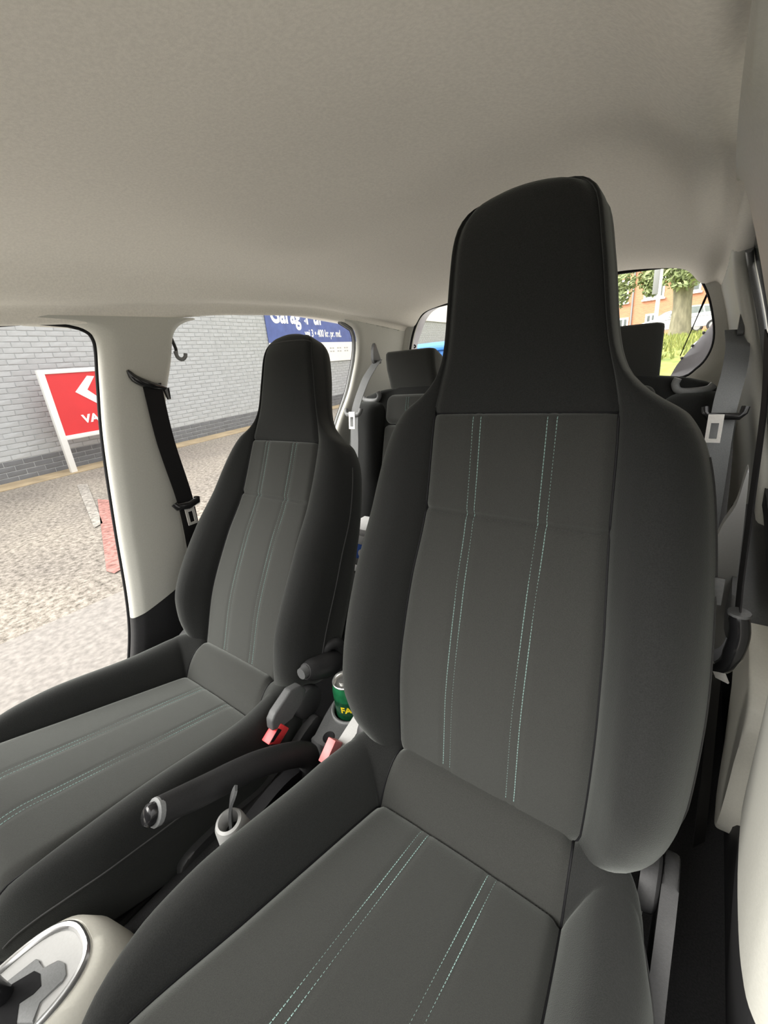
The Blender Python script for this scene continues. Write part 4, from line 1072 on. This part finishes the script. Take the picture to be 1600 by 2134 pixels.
# pale concrete forecourt the car stands on
structure(MB().box((-0.58, -8.0, -0.0435), (1.58, 18.0, 0.05)).build('floor_forecourt', M['concrete'], None, smooth=False))
structure(MB().box((-0.90, -8.0, -0.0435), (0.50, 18.0, 0.056)).build('floor_bounce_strip', M['bounce_strip'], None, bevel=0.004))  # unseen white strip below the passenger door, added to bounce light onto the ceiling
structure(MB().box((7.0, -8.0, -0.0435), (6.0, 16.0, 0.052)).build('floor_bounce_ground', M['bounce_ground'], None, smooth=False))  # unseen pale ground, added for bounce light on the driver's side
structure(strip('floor_gutter', -6, 32, 0.0, 0.55, 0.0, M['sand']))

# brick wall: 300 nearest bricks singly, the others joined
wroot = thing('wall_street', '', ''); del wroot['label'], wroot['category']; structure(wroot); wroot.location = WP
BL, BH, BJ = 0.236, 0.066, 0.010
WA0, WA1, WH = -5.0, 30.0, 4.2
P0 = Vector(WP) + dw * WA0; P1 = Vector(WP) + dw * WA1
prism([(0, 0), (WA1 - WA0, 0), (WA1 - WA0, WH), (0, WH)], P0 - nw * 0.0075, dw, (0, 0, 1), -nw, 0.25).build('wall_backing', M['mortar'], wroot, smooth=False)
cand = []
rows = int(WH / (BH + BJ))
for r in range(rows):
    z = r * (BH + BJ) + 0.005
    off = 0.5 * (BL + BJ) if r % 2 else 0.0
    k = 0
    while WA0 + off + k * (BL + BJ) + BL < WA1:
        cand.append((WA0 + off + k * (BL + BJ), z)); k += 1


def seen(P):
    q = proj(P)
    if q is None: return False
    x, y = q
    return (0 < x < 206 and 678 < y < 1020) or (348 < x < 735 and 655 < y < 1010 and not (532 < x < 690 and y > 700 and y < 1000))


vis = []
for a, z in cand:
    P = Vector(WP) + dw * (a + BL / 2); P.z = z + BH / 2
    if seen(P): vis.append(((P - Vector(CP)).length, a, z))
vis.sort(); single = set((a, z) for _, a, z in vis[:300])


def brick_mesh(name, m, seed):
    rn_ = random.Random(seed); j = lambda s: rn_.uniform(-s, s); d = 0.012
    bm = MB(); h = [(0.004 + j(.003), 0.004 + j(.003)), (BL - 0.004 + j(.003), 0.004 + j(.003)), (BL - 0.004 + j(.003), BH - 0.004 + j(.003)), (0.004 + j(.003), BH - 0.004 + j(.003))]
    base = [(0, 0), (BL, 0), (BL, BH), (0, BH)]
    v = [dw * a + Vector((0, 0, c)) - nw * 0.021 for a, c in base] + [dw * a + Vector((0, 0, c)) + nw * (d * 0.4 - 0.0085 + j(0.002)) for a, c in base] + [dw * a + Vector((0, 0, c)) + nw * (d * 0.4 - 0.0055 + j(0.003)) for a, c in h]
    f = [(8, 9, 10, 11)] + [(a, (a + 1) % 4, 4 + (a + 1) % 4, 4 + a) for a in range(4)] + [(4 + a, 4 + (a + 1) % 4, 8 + (a + 1) % 4, 8 + a) for a in range(4)]
    return v, f


kinds = [brick_mesh('brick', None, s) for s in range(10)]
plinth_z = 0.29
data = {}
for mi, mm in enumerate((M['wall_paint'], M['wall_base'])):
    for s, (v, f) in enumerate(kinds):
        me = bpy.data.meshes.new('brick'); me.from_pydata([tuple(q) for q in v], [], f); me.update(); me.materials.append(mm); data[(mi, s)] = me
rest = {0: MB(), 1: MB()}
for a, z in cand:
    mi = 1 if z < plinth_z else 0; s = random.randrange(10); P = Vector(WP) + dw * a + Vector((0, 0, z))
    if (a, z) in single:
        o = bpy.data.objects.new('brick', data[(mi, s)]); COL.objects.link(o); o.parent = wroot; o.location = P - Vector(WP)
    else: rest[mi].add([P + q for q in kinds[s][0]], kinds[s][1])
for mi, nm in ((0, 'upper_brickwork'), (1, 'plinth_brickwork')):
    o = rest[mi].build(nm, (M['wall_paint'], M['wall_base'])[mi], wroot, smooth=False); o['kind'] = 'stuff'

# red sign on posts in front of the wall
sb = px((153, 985), 2, 0.0); SP = sb


def sg_(p): return pxp(p, SP, nw)


def flat(q): return ((Vector(tuple(q)) - Vector(tuple(SP))).dot(dw), float(q[2]))


sign = thing('road_sign', 'red sign with white arrow and frame in front of the grey wall', 'sign', tuple(sb))
tl = flat(sg_((75, 772))); bl = flat(sg_((135, 908))); ztop = tl[1]; zbot = flat(sg_((145, 912)))[1]
aL = -0.03
W_ = 1.15
O = Vector(tuple(SP))
prism([(aL, -0.02), (aL + 0.085, -0.02), (aL + 0.085, ztop), (aL, ztop)], O - nw * 0.03, dw, (0, 0, 1), nw, 0.06).build('post', M['white_metal'], sign, bevel=0.004)
prism([(aL + W_ - 0.085, -0.02), (aL + W_, -0.02), (aL + W_, ztop), (aL + W_ - 0.085, ztop)], O - nw * 0.03, dw, (0, 0, 1), nw, 0.06).build('post', M['white_metal'], sign, bevel=0.004)
for z0, z1 in ((ztop - 0.06, ztop), (zbot - 0.03, zbot + 0.035)):
    prism([(aL + 0.085, z0), (aL + W_ - 0.085, z0), (aL + W_ - 0.085, z1), (aL + 0.085, z1)], O - nw * 0.025, dw, (0, 0, 1), nw, 0.05).build('frame_rail', M['white_metal'], sign, bevel=0.004)
prism([(aL + 0.085, zbot + 0.035), (aL + W_ - 0.085, zbot + 0.035), (aL + W_ - 0.085, ztop - 0.06), (aL + 0.085, ztop - 0.06)], O - nw * 0.01, dw, (0, 0, 1), nw, 0.02).build('sign_face', M['red_sign'], sign, smooth=False)
ch = [flat(sg_(p)) for p in ((180, 783), (195, 784), (181, 812), (205, 828), (201, 840), (156, 817))]
prism(ch, O + nw * 0.0105, dw, (0, 0, 1), nw, 0.004).build('arrow', M['white_print'], sign, smooth=False)
t0 = flat(sg_((174, 881)))
text_obj('lettering', 'VASK', 0.165, M['white_print'], O + dw * t0[0] + Vector((0, 0, t0[1])) + nw * 0.0125, dw, (0, 0, 1), sign, 0.002, 'LEFT', 0.006, 1.15)

# banner on the wall
def wl(p): return flatw(pxp(p, np.array(WP) + np.array(nw) * 0.02, nw))
def flatw(q): return ((Vector(tuple(q)) - Vector(WP)).dot(dw), float(q[2]))
bn = thing('garage_banner', 'blue banner with white lettering above a white strip, on the grey wall', 'banner', tuple(Vector(WP) + dw * 8.0 + nw * 0.02))
b_l = wl((556, 690)); b_b = wl((690, 713)); b_w = wl((690, 753)); OW = Vector(WP) + nw * 0.016
a_l = b_l[0]; a_r = a_l + 5.2; zb1 = b_b[1]; zb0 = b_w[1]; zt1 = zb1 + 1.25
prism([(a_l, zb1), (a_r, zb1), (a_r, zt1), (a_l, zt1)], OW, dw, (0, 0, 1), nw, 0.01).build('blue_field', M['blue_banner'], bn, smooth=False)
prism([(a_l, zb0), (a_r, zb0), (a_r, zb1), (a_l, zb1)], OW, dw, (0, 0, 1), nw, 0.01).build('white_field', M['white_print'], bn, smooth=False)
g0 = wl((562, 678)); g1 = wl((672, 683))
text_obj('large_lettering', 'Garager til', 0.66, M['white_print'], OW + dw * (a_l + 0.18) + Vector((0, 0, wl((600, 673))[1])) + nw * 0.012, dw, (0, 0, 1), bn, 0.002, 'LEFT', 0.018, 0.75)
s0 = wl((705, 702))
text_obj('small_lettering', 'vej 3 • 400 kr. pr. md.', 0.27, M['white_print'], OW + dw * wl((636, 702))[0] + Vector((0, 0, s0[1])) + nw * 0.012, dw, (0, 0, 1), bn, 0.002, 'LEFT', 0.006, 0.76)
text_obj('phone_lettering', '• Tlf.', 0.26, M['grey_print'], OW + dw * wl((662, 738))[0] + Vector((0, 0, wl((690, 736))[1])) + nw * 0.012, dw, (0, 0, 1), bn, 0.002, 'LEFT', 0.0, 0.95)
mb = MB(); q0 = wl((688, 735)); q1 = wl((724, 730))
for i in range(8):
    if i == 2 or i == 5: continue
    a = q0[0] + (q1[0] - q0[0]) * i / 7.5
    for dz in (0.02, 0.11): prism([(a, q0[1] + dz), (a + 0.09, q0[1] + dz), (a + 0.09, q0[1] + dz + 0.035), (a, q0[1] + dz + 0.035)], OW + nw * 0.0105, dw, (0, 0, 1), nw, 0.002, mb)
mb.build('worn_digits', M['grey_print'], bn, smooth=False)['kind'] = 'stuff'
# faded red and pale road markings
rp = [px(p, 2, 0.008) for p in ((203, 1040), (232, 1042), (262, 1180), (238, 1195), (222, 1190))]
mb = MB().add([tuple(p) for p in rp], [(0, 1, 2, 3, 4)])
structure(mb.build('floor_red_marking', M['red_paint'], None, smooth=False))
pp = [px(p, 2, 0.008) for p in ((160, 1010), (182, 1008), (214, 1090), (196, 1100))]
structure(MB().add([tuple(p) for p in pp], [(0, 1, 2, 3)]).build('floor_pale_marking', M['pale_paint'], None, smooth=False))

# ================================================================== OUTSIDE, BEHIND THE CAR
# blue waste container
bc = px((905, 712), 1, 6.6); BT = float(bc[2]); bxc = float(bc[0]) + 0.1
bn_ = thing('waste_container', 'blue plastic waste container outside the tailgate by the wall', 'bin', (bxc, 6.9, 0))
v = []
for z, hx_, hy_ in ((0.16, 0.58, 0.40), (BT - 0.12, 0.68, 0.52)): v += [(bxc - hx_, 6.9 - hy_, z), (bxc + hx_, 6.9 - hy_, z), (bxc + hx_, 6.9 + hy_, z), (bxc - hx_, 6.9 + hy_, z)]
MB().add(v, [(3, 2, 1, 0), (4, 5, 6, 7), (0, 1, 5, 4), (1, 2, 6, 5), (2, 3, 7, 6), (3, 0, 4, 7)]).build('tub', M['bin_blue'], bn_, bevel=0.03)
MB().box((bxc, 6.9, BT - 0.11), (0.72, 0.56, 0.035)).build('rim', M['bin_blue'], bn_, bevel=0.015)
v = []; f = []
for i in range(9):
    a = i / 8; y = 6.9 - 0.55 + 1.1 * a; z = BT - 0.075 + 0.075 * math.sin(math.pi * a) ** 0.6
    v += [(bxc - 0.71, y, z), (bxc + 0.71, y, z)]
for i in range(8): f.append((2 * i, 2 * i + 1, 2 * i + 3, 2 * i + 2))
obj('lid', v, f, M['bin_blue'], bn_)
for k in range(8): MB().box((bxc - 0.55 + 0.157 * k, 6.9 - 0.54, BT - 0.20), (0.012, 0.03, 0.06)).build('rib', M['bin_blue'], bn_, bevel=0.004)
for sx in (-1, 1):
    for sy in (-1, 1): lathe([(0, 0.025), (0.08, 0.025), (0.09, 0.0), (0.08, -0.025), (0, -0.025)], (bxc + sx * 0.48, 6.9 + sy * 0.33, 0.09), (1, 0, 0), 18).build('castor', M['tyre'], bn_)
# red banner pole and white panel on the wall seen through the tailgate
rs = px((861, 678), 1, 12.0)
fl = thing('flag_sign', 'narrow red upright sign at the left edge of the tailgate view', 'sign', (float(rs[0]), 12.0, 0))
ra, rb_ = px((853, 655), 1, 12.0), px((864, 704), 1, 12.0)
MB().box(((ra[0] + rb_[0]) / 2 - 0.2, 12.0, 0.5 * (ra[2] + rb_[2]) + 0.3), (0.32, 0.03, abs(ra[2] - rb_[2]) / 2 + 0.3)).build('panel', M['red_sign'], fl, bevel=0.01)
MB().box(((ra[0] + rb_[0]) / 2 - 0.2, 12.05, 0.9), (0.04, 0.03, 0.9)).build('pole', M['white_metal'], fl)
wp_ = [pxp(p, np.array(WP) + np.array(nw) * 0.03, nw) for p in ((880, 640), (950, 628), (950, 662), (880, 668))]
fa, fz = flatw(wp_[0]), flatw(wp_[1])
tag(prism([(fa[0], flatw(wp_[3])[1]), (fz[0] + 3, flatw(wp_[3])[1]), (fz[0] + 3, flatw(wp_[3])[1] + 1.6), (fa[0], flatw(wp_[3])[1] + 1.6)], Vector(WP) + nw * 0.02, dw, (0, 0, 1), nw, 0.02).build('wall_panel', M['white_print'], None, smooth=False), 'plain white panel high on the wall beyond the blue container', 'panel')

# raised street: grass bank, road, house, cars, tree, lamp post
v = []; f = []
prof = [(9.0, -0.05), (10.0, 0.55), (11.0, 0.80), (16, 0.90), (24, 1.02), (30, 1.08)]
xs_ = np.linspace(-7.5, 14, 30)
for y, z in prof: v += [(x, y, z + 0.04 * noise.noise(Vector((x * 0.5, y * 0.5, 0)))) for x in xs_]
for i in range(len(prof) - 1):
    for k in range(29): f.append((i * 30 + k, i * 30 + k + 1, (i + 1) * 30 + k + 1, (i + 1) * 30 + k))
structure(obj('floor_grass_bank', v, f, M['grass']))
mb = MB(); GT = px((1418, 675), 1, 26.0); GL = px((1363, 694), 1, 22.0)
for _ in range(5200):
    x = random.uniform(-5, 1.5); y = 10.5 + 19 * random.random() ** 1.5
    if math.hypot(x - GT[0], y - 26.0) < 1.1 or math.hypot(x - GL[0], y - 22.0) < 0.6: continue
    z = np.interp(y, [p[0] for p in prof], [p[1] for p in prof]); h = random.uniform(0.05, 0.20); a = random.uniform(0, 6.28); wv = 0.02 + 0.0012 * y
    dx, dy = math.cos(a) * wv, math.sin(a) * wv; lx, ly = random.uniform(-.06, .06), random.uniform(-.06, .06)
    mb.add([(x - dx, y - dy, z - 0.02), (x + dx, y + dy, z - 0.02), (x + lx, y + ly, z + h)], [(0, 1, 2)])
tag(mb.build('grass', M['grass'], None, smooth=False), 'yellow-green rough grass on the bank behind the car', 'grass', kind='stuff')
structure(MB().box((2, 42, 1.03), (40, 13, 0.05)).build('floor_street', M['pave'], None, smooth=False))

HY = 50.0
hs_root = thing('brick_house', 'orange brick house with white windows across the street', 'building', (0, HY, 1.08))
MB().box((2, HY + 4, 7.0), (26, 4.0, 6.0)).build('wall', M['house_brick'], hs_root, smooth=False)
dpx = [px((1323, 600), 1, HY), px((1323, 690), 1, HY)]
MB().box((float(dpx[0][0]) - 0.1, HY - 0.08, 6.5), (0.06, 0.07, 5.4)).build('downpipe', M['mid_plastic'], hs_root)


def window(x0, x1, z0, z1, bars):
    w0 = prism([(x0, z0), (x1, z0), (x1, z1), (x0, z1)], (0, HY - 0.05, 0), (1, 0, 0), (0, 0, 1), (0, 1, 0), 0.06).build('window', M['white_frame'], hs_root, smooth=False)
    t = 0.16; nbx, nbz = bars; wx = (x1 - x0 - t) / nbx; wz = (z1 - z0 - t)
    splits = [0.0, 0.64, 1.0] if nbz == 2 else [0.0, 1.0]
    for i in range(nbx):
        for k in range(nbz):
            a0 = x0 + t + i * wx; a1 = x0 + (i + 1) * wx; c0 = z0 + t + wz * splits[k]; c1 = z0 + wz * splits[k + 1]
            prism([(a0, c0), (a1, c0), (a1, c1), (a0, c1)], (0, HY - 0.07, 0), (1, 0, 0), (0, 0, 1), (0, 1, 0), 0.03).build('pane', M['pane'], w0, smooth=False)
    MB().box(((x0 + x1) / 2, HY - 0.12, z0 - 0.07), ((x1 - x0) / 2 + 0.12, 0.12, 0.07)).build('sill', M['white_frame'], w0, smooth=False)


def winpx(a, b, bars):
    A, B = px(a, 1, HY), px(b, 1, HY); window(min(A[0], B[0]), max(A[0], B[0]), min(A[2], B[2]), max(A[2], B[2]), bars)


winpx((1262, 590), (1308, 630), (2, 2)); winpx((1347, 562), (1383, 619), (2, 2)); winpx((1437, 570), (1460, 606), (1, 1))
winpx((1279, 665), (1307, 692), (3, 1)); winpx((1345, 655), (1366, 680), (2, 1)); winpx((1515, 560), (1545, 596), (1, 1))
winpx((1200, 605), (1235, 650), (2, 2))


def car(name, label, x0, y, zg, L, H, m, flipx=1, group='cars parked along the street'):
    root = thing(name, label, 'car', (x0 + L / 2 * flipx, y, zg), group)
    Wd = 1.75
    prof = [(0.02, 0.30), (0.0, 0.55), (0.04, 0.72), (0.20, 0.86), (0.95, 1.02), (1.05, 1.05), (L - 0.25, 1.05), (L - 0.06, 0.95), (L - 0.02, 0.55), (L - 0.05, 0.30)]
    sc = H / 1.5
    cv = lambda P: [(flipx * a, c * sc) for a, c in P]
    o = Vector((x0, y, zg))
    prism(cv(prof), o, (1, 0, 0), (0, 0, 1), (0, 1, 0), Wd).build('body', m, root, bevel=0.06, seg=3)
    cab = [(0.98, 1.03), (1.30, 1.22), (1.72, 1.42), (2.0, 1.48), (2.6, 1.5), (3.4, 1.47), (L - 0.55, 1.38), (L - 0.15, 1.04)]
    prism(cv(cab), o + Vector((0, 0.12, 0)), (1, 0, 0), (0, 0, 1), (0, 1, 0), Wd - 0.24).build('cabin', m, root, bevel=0.05, seg=3)
    for a, bb in (([(1.35, 1.08), (1.80, 1.38), (2.22, 1.42), (2.22, 1.08)], 'front'), ([(2.30, 1.08), (2.30, 1.43), (3.05, 1.42), (3.15, 1.08)], 'mid'), ([(3.23, 1.08), (3.13, 1.41), (L - 0.75, 1.34), (L - 0.50, 1.08)], 'rear')):
        prism(cv(a), o + Vector((0, 0.10, 0)), (1, 0, 0), (0, 0, 1), (0, 1, 0), 0.03).build('side_window', M['car_glass'], root, smooth=False)
    prism(cv([(1.02, 1.06), (1.30, 1.235), (1.70, 1.425), (1.66, 1.44), (1.26, 1.25), (0.98, 1.07)]), o + Vector((0, 0.25, 0)), (1, 0, 0), (0, 0, 1), (0, 1, 0), Wd - 0.5).build('windscreen', M['car_glass'], root, smooth=False)
    prism(cv([(0.04, 0.62), (0.10, 0.74), (0.45, 0.78), (0.40, 0.66)]), o + Vector((0, -0.01, 0)), (1, 0, 0), (0, 0, 1), (0, 1, 0), 0.05).build('headlight', M['can_metal'], root, bevel=0.01)
    prism(cv([(1.2, 0.84), (L - 0.5, 0.88), (L - 0.5, 0.90), (1.2, 0.86)]), o + Vector((0, -0.012, 0)), (1, 0, 0), (0, 0, 1), (0, 1, 0), 0.03).build('side_moulding', M['mid_plastic'], root)
    MB().box(o + Vector((flipx * 1.42, -0.12, 1.08 * sc)), (0.07, 0.10, 0.06)).build('door_mirror', m, root, bevel=0.02)
    for a in (0.78, L - 0.80):
        for yy in (0.06, Wd - 0.06):
            wh = lathe([(0.20, 0.11), (0.30, 0.11), (0.33, 0.07), (0.33, -0.07), (0.30, -0.11), (0.2, -0.11)], o + Vector((flipx * a, yy, 0.33)), (0, 1, 0), 28).build('wheel', M['tyre'], root)
            lathe([(0, -0.10), (0.05, -0.105), (0.20, -0.09), (0.21, -0.06)], o + Vector((flipx * a, yy, 0.33)), (0, 1 if yy < 1 else -1, 0), 20).build('hub_cap', M['hub'], wh)
    return root


c1 = px((1336, 697), 1, 34.0); car('parked_car', 'pale silver hatchback in front, partly behind the lamp post', float(c1[0]), 34.0, 1.08, 4.5, 1.55, M['silver_paint'])
c2_ = px((1325, 690), 1, 38.0); car('parked_car', 'white car behind the silver one, roof rising beside the lamp post', float(c2_[0]), 38.5, 1.08, 4.4, 1.60, M['paint'])
c3 = px((1431, 705), 1, 7.1); car('parked_car', 'tail of a pale car standing nearest, right of the grass behind the tailgate', float(c3[0]) + 4.4, 7.1, 0.0, 4.4, 1.60, M['silver_paint'], -1)

# plane tree and overhanging leaves


def leaves(centres, count, size, seed):
    rn_ = random.Random(seed); mb = MB()
    for _ in range(count):
        c, R = centres[rn_.randrange(len(centres))]
        while True:
            d = Vector((rn_.uniform(-1, 1), rn_.uniform(-1, 1), rn_.uniform(-1, 1)))
            if d.length < 1: break
        p = Vector(tuple(c)) + d * R; s = size * rn_.uniform(0.6, 1.3)
        a = Vector((rn_.uniform(-1, 1), rn_.uniform(-1, 1), rn_.uniform(-1, 1))).normalized(); b_ = a.orthogonal().normalized()
        q = a.cross(b_) * 0.15 * s
        mb.add([p - a * s, p - b_ * s * 0.55 + q, p + a * s, p + b_ * s * 0.55 + q], [(0, 1, 2), (0, 2, 3)])
    return mb


TY = 26.0
tb0 = px((1418, 675), 1, TY); tb1 = px((1425, 600), 1, TY)
tr = thing('street_tree', 'thick grey-green tree trunk between the brick house and the parked cars', 'tree', (float(tb0[0]), TY, 1.02))
base = np.array([tb0[0], TY, 1.0]); q1 = px((1421, 640), 1, TY); q2 = px((1424, 600), 1, TY); q3 = px((1432, 555), 1, TY)
q4 = q3 + np.array([0.3, 0, 3.0])
tube(spline([base, q1, q2, q3, q4], 20), [0.50, 0.46, 0.43, 0.41, 0.39, 0.38, 0.38, 0.38, 0.39, 0.40, 0.42, 0.43, 0.42, 0.40, 0.36, 0.33, 0.3, 0.27, 0.24, 0.2], 14).build('trunk', M['bark'], tr)
for e, r in ((px((1385, 550), 1, TY) + np.array([-0.4, 0.3, 0.8]), 0.20), (px((1480, 550), 1, TY) + np.array([0.4, 0, 0.8]), 0.20)):
    tube(spline([q2 + np.array([0, 0, 0.1]), 0.5 * (q2 + e) + np.array([0, 0, -0.15]), e, e + (e - q2) * 0.5], 12), [r * 1.3 - 0.09 * r * k for k in range(12)], 10).build('branch', M['bark'], tr)
cl = [(px(p, 1, TY - 0.8), R) for p, R in (((1395, 556), 0.7), ((1410, 575), 0.55), ((1430, 560), 0.9), ((1455, 560), 0.7), ((1380, 545), 0.8))] + [(q4 + np.array([random.uniform(-3, 3), random.uniform(-2, 2), random.uniform(-0.5, 2)]), 1.6) for _ in range(8)]
o = leaves(cl, 1500, 0.14, 3).build('foliage', M['leaf'], tr, smooth=False); o['kind'] = 'stuff'
t2 = thing('street_tree', 'drooping green foliage in front of the left house windows', 'tree', (float(px((1230, 700), 1, 30)[0]), 30.0, 1.08))
b0 = np.array([px((1230, 700), 1, 30.0)[0], 30.0, 1.0])
tube(spline([b0, b0 + np.array([0.1, 0, 3]), b0 + np.array([0.3, 0, 6]), b0 + np.array([0.3, 0, 8])], 10), [0.35, 0.33, 0.31, 0.3, 0.28, 0.26, 0.24, 0.22, 0.2, 0.18], 12).build('trunk', M['bark'], t2)
cl = [(px(p, 1, 29.5), R) for p, R in (((1280, 585), 0.75), ((1293, 600), 0.8), ((1282, 620), 0.7), ((1300, 580), 0.8), ((1352, 585), 0.5), ((1358, 600), 0.45), ((1352, 568), 0.5), ((1240, 590), 1.5), ((1220, 570), 1.8))]
o = leaves(cl, 1700, 0.13, 5).build('foliage', M['leaf'], t2, smooth=False); o['kind'] = 'stuff'
for (p_, q_) in (((1235, 600), (1290, 575)), ((1240, 570), (1355, 560))):
    tube([px(p_, 1, 30.0), 0.5 * (px(p_, 1, 30.0) + px(q_, 1, 29.5)) + np.array([0, 0, 0.2]), px(q_, 1, 29.5)], [0.12, 0.08, 0.04], 8).build('branch', M['bark'], t2)
# lamp post with plate
LY = 22.0; l0 = px((1363, 694), 1, LY); l1 = px((1384, 552), 1, LY); l1 = np.array([l0[0], LY, l1[2]])
lp = thing('street_post', 'slim white street post with a grey plate before the brick house', 'post', (float(l0[0]), LY, 0.98))
tube([(l0[0], LY, 0.95), (l0[0], LY, 2.0), (l0[0], LY, l1[2] + 3.0)], [0.085, 0.075, 0.065], 12).build('pole', M['white_metal'], lp)
za, zb_ = px((1376, 612), 1, LY)[2], l1[2] + 0.6
MB().box((l0[0] - 0.13, LY - 0.07, 0.5 * (za + zb_)), (0.10, 0.02, 0.5 * (zb_ - za))).build('plate', M['mid_plastic'], lp, bevel=0.01)

# gas strut of the tailgate and wiring at the left jamb
gp0, gp1 = px((1417, 742), 1, YA + 0.09), px((1478, 602), 1, YA + 0.07)
gs_ = thing('tailgate_strut', 'thin black strut across the right corner of the tailgate opening', 'strut', tuple(gp0))
tube([gp0, gp0 + (gp1 - gp0) * 0.80], 0.0016, 8).build('rod', M['black'], gs_)
tube([gp0 + (gp1 - gp0) * 0.66, gp0 + (gp1 - gp0) * 0.82, gp1], [0.0022, 0.0036, 0.0030], 8).build('sleeve', M['black'], gs_)
lathe([(0, 0.006), (0.005, 0.004), (0.006, 0), (0.005, -0.004), (0, -0.006)], gp1, (0, 1, 0), 14).build('ball_end', M['black'], gs_)
jc = [px(p, 1, YA + 0.06) for p in ((844, 695), (852, 702), (858, 715), (866, 722), (858, 730), (866, 738))]
tag(tube(spline(jc, 20), 0.003, 6).build('tailgate_cable', M['black'], None), 'short black cable on the left jamb of the tailgate opening', 'cable')
